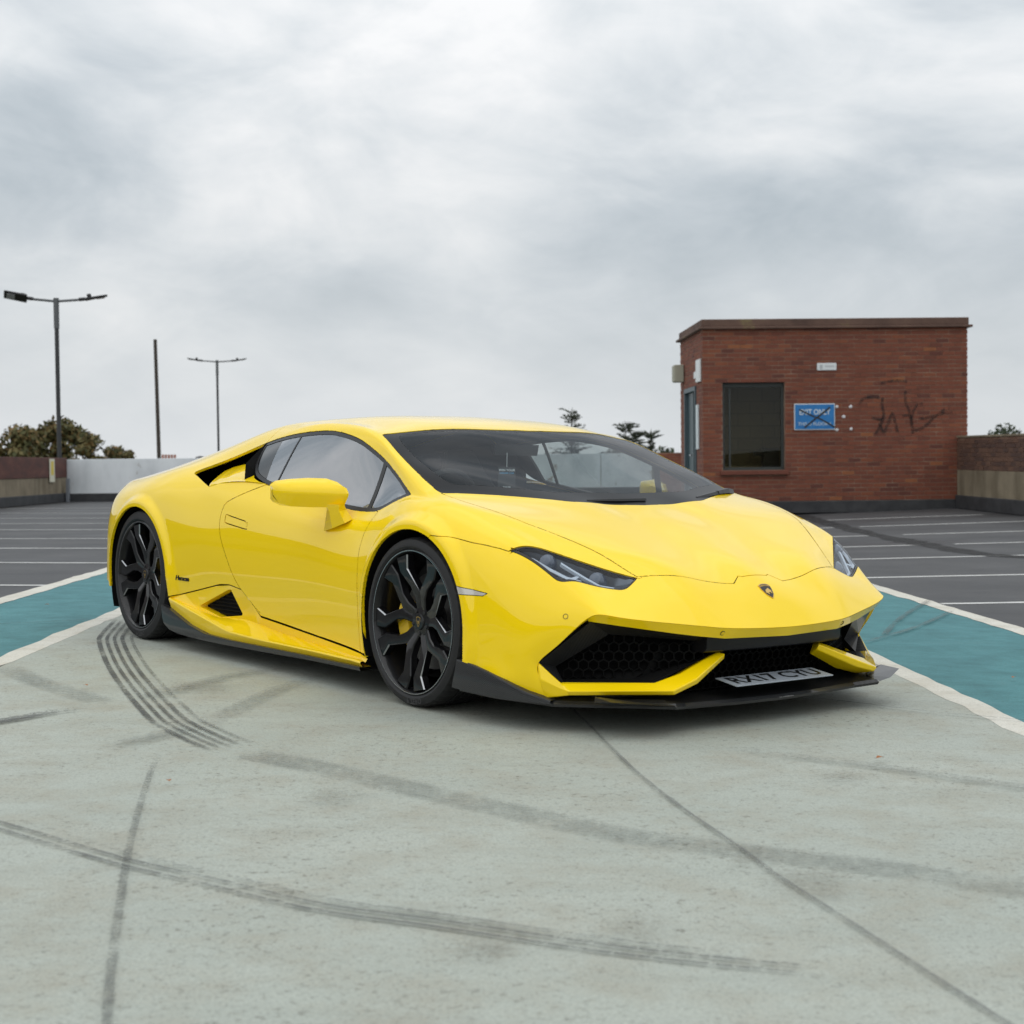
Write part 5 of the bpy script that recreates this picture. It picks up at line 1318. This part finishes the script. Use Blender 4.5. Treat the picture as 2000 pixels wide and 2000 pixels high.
BRKD=[brick_mat('parapet_brick_%d'%i,c) for i,c in enumerate(((.115,.060,.040),(.095,.050,.036),(.135,.070,.045),(.080,.044,.034)))]
it=brick_layout(HY0-.03-YB,.685,1.25)
near=sorted(it,key=lambda q:q[0])
PM={}
pc_=0
for (u,z,l) in [q for q in near if q[0]<6.6][:300]:
    mi=int(rsb.choice(4));k=(round(l,3),mi)
    if k not in PM:
        bm=bmesh.new();bm_box(bm,(0,0,0),(.06,l,BH));me=bpy.data.meshes.new('brick');bm.to_mesh(me);bm.free();me.materials.append(BRKD[mi]);PM[k]=me
    o=bpy.data.objects.new('brick',PM[k]);COL.objects.link(o);o.location=(XR+.03+rsb.normal(0,.002)-.002,HY0-.03-u,z);subp(o,rpar)
subp(joined_bricks('far_bricks',[q for q in near if q[0]>=6.6],None,lambda u,z,d:(XR-d,HY0-.03-u,z),BRKD,[.3,.3,.2,.2]),rpar)
subp(box_obj('coping',(XR+PT/2,(HY0-.03+YB)/2,1.262),(PT+.03,HY0-.03-YB,.035),CONC,None,.006),rpar)
subp(box_obj('plinth',(XR-.02,(HY0-.06+YB)/2,.115),(.05,HY0-.06-YB,.24),PLIN,None,.015),rpar)
lpar=empty('parapet_wall',(XL-PT/2,(YF+YB)/2,0));tag(lpar,'parapet with dark red band over stained concrete, opposite the hut','wall')
subp(box_obj('concrete_base',(XL-PT/2,(YF+YB)/2,.33),(PT,YF-YB,.66),CONC),lpar)
subp(box_obj('red_band',(XL-PT/2+.01,(YF+YB)/2,.92),(PT+.02,YF-YB,.52),RUST,None,.01),lpar)
subp(box_obj('plinth',(XL+.02,(YF+YB)/2,.12),(.06,YF-YB,.24),PLIN,None,.015),lpar)
bpar=empty('parapet_wall',((XL+4.2)/2,YF+PT/2,0));tag(bpar,'long white painted parapet with peeling paint at the far end','wall')
x_=XL
while x_<5.2:
    x2_=min(x_+3.6,5.2);subp(box_obj('wall_panel',((x_+x2_)/2,YF+PT/2,.585),(x2_-x_-.018,PT,1.17),WHT,None,.01),bpar);x_=x2_
subp(box_obj('wall_core',((XL+5.2)/2,YF+PT/2+.02,.57),(5.2-XL,PT-.05,1.12),MORT),bpar)
subp(box_obj('plinth',((XL+5.2)/2,YF-.02,.12),(5.2-XL,.06,.26),PLIN,None,.015),bpar)
bp2=empty('brick_wall',(7.2,YF+PT/2,0));tag(bp2,'plain red brick wall behind the hut','wall')
subp(box_obj('wall_core',(7.1,YF+PT/2,.62),(3.6,PT,1.25),MORT),bp2)
subp(joined_bricks('wall_bricks',brick_layout(3.5,.1,1.25),None,lambda u,z,d:(5.35+u,YF-.006-d,z)),bp2)
npar=empty('parapet_wall',((XL+XR)/2,YB-PT/2,0));tag(npar,'plain concrete parapet closing the near end of the deck','wall')
subp(box_obj('concrete_base',((XL+XR)/2,YB-PT/2,.6),(XR-XL,PT,1.2),CONC),npar)
rpar.location.z=.245-.007*(15-rpar.location.y);rpar.rotation_euler=(.007,TH,0)
lpar.location.z=-.17;lpar.rotation_euler=(0,TH,0);bpar.location.z=-.036;bpar.rotation_euler=(0,TH,0)
bp2.location.z=.12;bp2.rotation_euler=(0,TH,0)
# corner post and notice on the left wall
o=box_obj('steel_post',(0,0,.32),(.09,.09,.64),mat('galvanised',(.25,.27,.30),.5,.6),None,.008);o.location=(XL+.12,YF-.35,-.17);tag(o,'grey steel post standing in the deck corner','post')
bm=bmesh.new();bm_box(bm,(0,0,0),(.02,.44,.60),.004);o=bm_obj('notice_board',bm,mat('notice_cream',(.62,.60,.48),.6));o.location=(XL+.022,31.1,.68);o.rotation_euler=(0,TH,0);tag(o,'yellow and white upright notice on the red parapet band','sign')
box_obj('notice_print',(.011,0,.06),(.004,.24,.36),mat('notice_yellow',(.60,.46,.05),.5),o)
# ---- lamps
LPOLE=mat('lamp_post_paint',(.030,.031,.033),.5);LHEAD=mat('lamp_head_black',(.018,.018,.020),.45);GALV=mat('lamp_bracket_grey',(.12,.125,.13),.5,.5)
def lamp(loc,h,arm,rot,lab_,tilt_l,zbase):
    root=empty('street_lamp',loc);root.rotation_euler=(0,TH,0);tag(root,lab_,'street lamp')
    V,Fc=tube([(0,0,zbase),(0,0,h-.75)],.06,10);mesh_obj('pole',V,Fc,LPOLE,root,True,sharp=40)
    V,Fc=tube([(0,0,h-.80),(0,0,h+.04)],.075,10);mesh_obj('pole_sleeve',V,Fc,GALV,root,True,sharp=40)
    c_,s_=math.cos(rot),math.sin(rot)
    for sg in (-1,1):
        e_=Vector((sg*arm*c_,sg*arm*s_,0))
        V,Fc=tube([(0,0,h-.05),tuple(e_*.55+Vector((0,0,h+.0))),tuple(e_*.62+Vector((0,0,h+.02)))],.035,8);a=mesh_obj('arm',V,Fc,GALV,root,True,sharp=40)
        V,Fc=tube([tuple(e_*.58+Vector((0,0,h+.01))),tuple(e_*.74+Vector((0,0,h+.03)))],.05,8);mesh_obj('arm_joint',V,Fc,LHEAD,a,True,sharp=40)
        bm=bmesh.new()
        bm_box(bm,(0,0,0),(.62,.30,.07),.02)
        for v in bm.verts:
            if v.co.x>.1:v.co.z=v.co.z*.55+.01
        bm_box(bm,(-.18,0,.085),(.12,.12,.10),.02)
        R_=Matrix.Rotation(rot+(0 if sg>0 else math.pi),4,'Z')@Matrix.Rotation(RAD(-10),4,'Y')@Matrix.Rotation(RAD(tilt_l if sg<0 else 0),4,'X')
        bmesh.ops.transform(bm,matrix=Matrix.Translation(e_*.74+e_.normalized()*.30+Vector((0,0,h+.07)))@R_,verts=bm.verts)
        hd=bm_obj('lamp_head',bm,LHEAD,root)
        bm=bmesh.new();bm_box(bm,(.12,0,-.037),(.22,.2,.012),.004)
        bmesh.ops.transform(bm,matrix=Matrix.Translation(e_*.74+e_.normalized()*.30+Vector((0,0,h+.07)))@R_,verts=bm.verts);bm_obj('lamp_glass',bm,mat('lamp_glass',(.30,.31,.32),.2),hd)
    return root
lamp((-11.22,34.2,0),5.42,1.05,RAD(12),'tall twin-arm lamp post rising behind the deck corner',38,-6.5)
lamp((-13.30,72.7,0),6.40,1.30,RAD(12),'distant twin-arm lamp post beyond the white parapet',0,-6.5)
o=tube_obj('telegraph_pole',[(.47,0,-6.5),(.21,0,.5),(0,0,6.27)],[.11,.09,.075],mat('pole_timber',(.055,.045,.036),.85),None,10);o.location=(-13.558,57.6,0);tag(o,'bare leaning timber pole between the two lamp posts','pole')
# ---- house behind the wall, only its chimney shows
hs=empty('house',(-19.1,84,-.41));tag(hs,'far house whose chimney pots peep over the white parapet','house')
TILE=mat('roof_tile',(.12,.06,.045),.85)
box_obj('wall',(0,3,-3.6),(9,7,5.8),BRK[1],hs)
mesh_obj('roof',[(-4.7,-.8,-.8),(4.7,-.8,-.8),(4.7,6.8,-.8),(-4.7,6.8,-.8),(-4.7,3,1.15),(4.7,3,1.15)],[(0,1,5,4),(2,3,4,5),(0,4,3),(1,2,5),(0,3,2,1)],TILE,hs)
ch=box_obj('chimney',(.2,3,.85),(1.0,.6,1.3),BRK[2],hs)
POT=mat('chimney_pot',(.32,.10,.05),.8)
for k_ in range(5):
    V,Fc=tube([(-.18+.19*k_,3,1.48),(-.18+.19*k_,3,1.60),(-.18+.19*k_,3,1.80)],[.085,.07,.075],8);mesh_obj('chimney_pot',V,Fc,POT,ch,True,sharp=40)
V,Fc=tube([(2.2,3,.9),(2.2,3,1.62)],.05,8);vt=mesh_obj('roof_vent',V,Fc,LHEAD,hs)
V,Fc=tube([(2.2,3,1.60),(2.2,3,1.66),(2.2,3,1.74)],[.28,.34,.05],12);mesh_obj('vent_cowl',V,Fc,LHEAD,vt,True,sharp=40)
# ---- trees
BARK=mat('bark',(.07,.052,.038),.9)
def leaf_mat(name,cols):
    m_=mat(name,cols[0],.75);b=NB(m_);oi=b.n('ShaderNodeNewGeometry')
    c=b.ramp(oi.outputs['Random Per Island'],[(i/(len(cols)-1)*.98+.01,c) for i,c in enumerate(cols)]);b.base(c)
    b.b.inputs['Subsurface Weight'].default_value=0;return m_
LV_AUT=leaf_mat('autumn_leaves',[(.050,.056,.016),(.085,.080,.022),(.11,.088,.024),(.15,.090,.026),(.062,.072,.024)])
LV_DRK=leaf_mat('dark_leaves',[(.022,.036,.014),(.040,.055,.020),(.030,.045,.018)])
LV_CON=leaf_mat('conifer_needles',[(.022,.034,.020),(.040,.052,.028),(.055,.060,.030)])
def tree(loc,zb,zt,rad,m_,lab_,seed,leaf=.26,n=3000,cat='tree',group=None):
    rs=np.random.RandomState(seed);root=empty('tree',(loc[0],loc[1],zb));tag(root,lab_,cat,group);H=zt-zb
    V,Fc=tube([(0,0,0),(rs.normal(0,.1),0,H*.3),(rs.normal(0,.2),0,H*.6)],[.22,.17,.09],8);tr=mesh_obj('trunk',V,Fc,BARK,root,True)
    cl=[]
    for k in range(22):
        a=rs.uniform(0,6.28);r=rad*rs.uniform(.1,.9);hh=H*rs.uniform(.62,.95)*(1-.25*(r/rad)**2);cl.append((r*math.cos(a),r*math.sin(a),hh,rad*rs.uniform(.22,.42)))
        V,Fc=tube([(0,0,H*.32),(r*.5*math.cos(a),r*.5*math.sin(a),(H*.32+hh)/2+.1),(r*math.cos(a),r*math.sin(a),hh)],[.07,.045,.02],5);mesh_obj('limb',V,Fc,BARK,tr,True)
    cl.append((0,0,H-rad*.35,rad*.35))
    V=[];Fc=[]
    for i in range(n):
        c=cl[rs.randint(len(cl))];d=rs.normal(size=3);d/=np.linalg.norm(d);rr=c[3]*rs.uniform(.35,1.08)
        p_=np.array(c[:3])+d*rr*np.array([1,1,.8]);s_=leaf*rs.uniform(.5,1.2)
        a=rs.normal(size=3);a/=np.linalg.norm(a);b2=np.cross(a,d);b2/=np.linalg.norm(b2)+1e-9
        q=len(V);V+=[p_-a*s_*.5,p_+b2*s_*.28,p_+a*s_*.5,p_-b2*s_*.28];Fc.append((q,q+1,q+2,q+3))
    mesh_obj('crown',V,Fc,m_,root);return root
def sight(u,v,D):
    return CAMP+RZ@(F+R2*((u-1000)/2874)-U2*((v-1000)/2874))*D
def at(u,D): q=sight(u,880,D);return (q.x,q.y)
def ztop(u,v,D): return sight(u,v,D).z
AUT='autumn trees beyond the deck corner'
for u,v,D,r,sd_,tx in ((-70,835,58,2.6,11,'olive brown tree clump at the end of the autumn tree row'),(38,822,56,1.9,12,'brown-green autumn tree left of the tall lamp post'),(118,808,60,1.9,13,'tallest autumn tree right behind the tall lamp post'),(178,842,58,1.3,14,'rounded autumn tree right of the tall lamp post'),(222,866,62,1.2,15,'small autumn bush top over the white parapet'),(252,878,66,.8,16,'smallest autumn treetop nearest the leaning timber pole')):
    tree(at(u,D),-6.5,ztop(u,v,D),r,LV_AUT,tx,sd_,.26,9000 if r>1.5 else 5000)
def conifer(loc,zb,zt,rad,lab_,seed,n=60,lean=.35):
    rs=np.random.RandomState(seed);root=empty('conifer_tree',(loc[0],loc[1],zb));tag(root,lab_,'tree');H=zt-zb
    V,Fc=tube([(0,0,0),(0,0,H*.5),(0,0,H*.98)],[.2,.12,.02],8);mesh_obj('trunk',V,Fc,BARK,root,True)
    V=[];Fc=[]
    for k in range(n):
        t=rs.uniform(.45,1)**.8;h=H*t;a=rs.uniform(0,6.28);L_=rad*(1.15-t)*rs.uniform(.6,1.2)+.25;up=rs.uniform(.15,.75)
        dd=np.array([math.cos(a),math.sin(a),up]);dd/=np.linalg.norm(dd)
        for i in range(26):
            s_=i/26;p_=np.array([0,0,h])+dd*L_*s_+np.array([0,0,-.12*s_*s_*L_]);w_=.20*(1-s_*.75)
            e=rs.normal(size=3);e[2]=abs(e[2])*.6;e+=dd*1.2;e/=np.linalg.norm(e);f=np.cross(e,rs.normal(size=3));f/=np.linalg.norm(f)+1e-9
            q=len(V);V+=[p_-f*.035,p_+e*w_*.6+f*.03,p_+e*w_*1.5,p_+e*w_*.6-f*.03];Fc.append((q,q+1,q+2,q+3))
    mesh_obj('crown',V,Fc,LV_CON,root)
conifer(at(1116,70),-6.5,ztop(1116,806,70),2.6,'lone spiky conifer top showing over the car roof',21,90)
conifer(at(1221,66),-6.5,ztop(1221,828,66),2.4,'tall conifer top above the windscreen pillar of the car',22,90)
conifer(at(1243,72),-6.5,ztop(1243,846,72),1.6,'slim conifer top between two taller conifers',23,70)
conifer(at(1270,66),-6.5,ztop(1270,848,66),2.2,'conifer top nearest the hut door',24,80)
for k_,(u,v,D,r) in enumerate(((1010,884,60,2.2),(1080,876,62,2.4),(1150,880,60,2.2),(1215,872,64,2.4),(1300,866,58,1.9))):
    tree(at(u,D),-6.5,ztop(u,v,D),r,LV_DRK,('dark green tree behind the white parapet, seen through the car windows' if k_<4 else 'dark rounded tree behind the brick wall beside the hut'),31+k_,.28,5000,group='dark trees behind the parapet' if k_<4 else None)
tree(at(1962,78),-6.5,ztop(1962,822,78),2.3,LV_DRK,'dark tree top showing above the brown brick parapet',41,.28,6000)
tree(at(2060,74),-6.5,ztop(2040,830,74),2.4,LV_DRK,'dark tree at the outer end of the brown brick parapet',42,.28,6000)
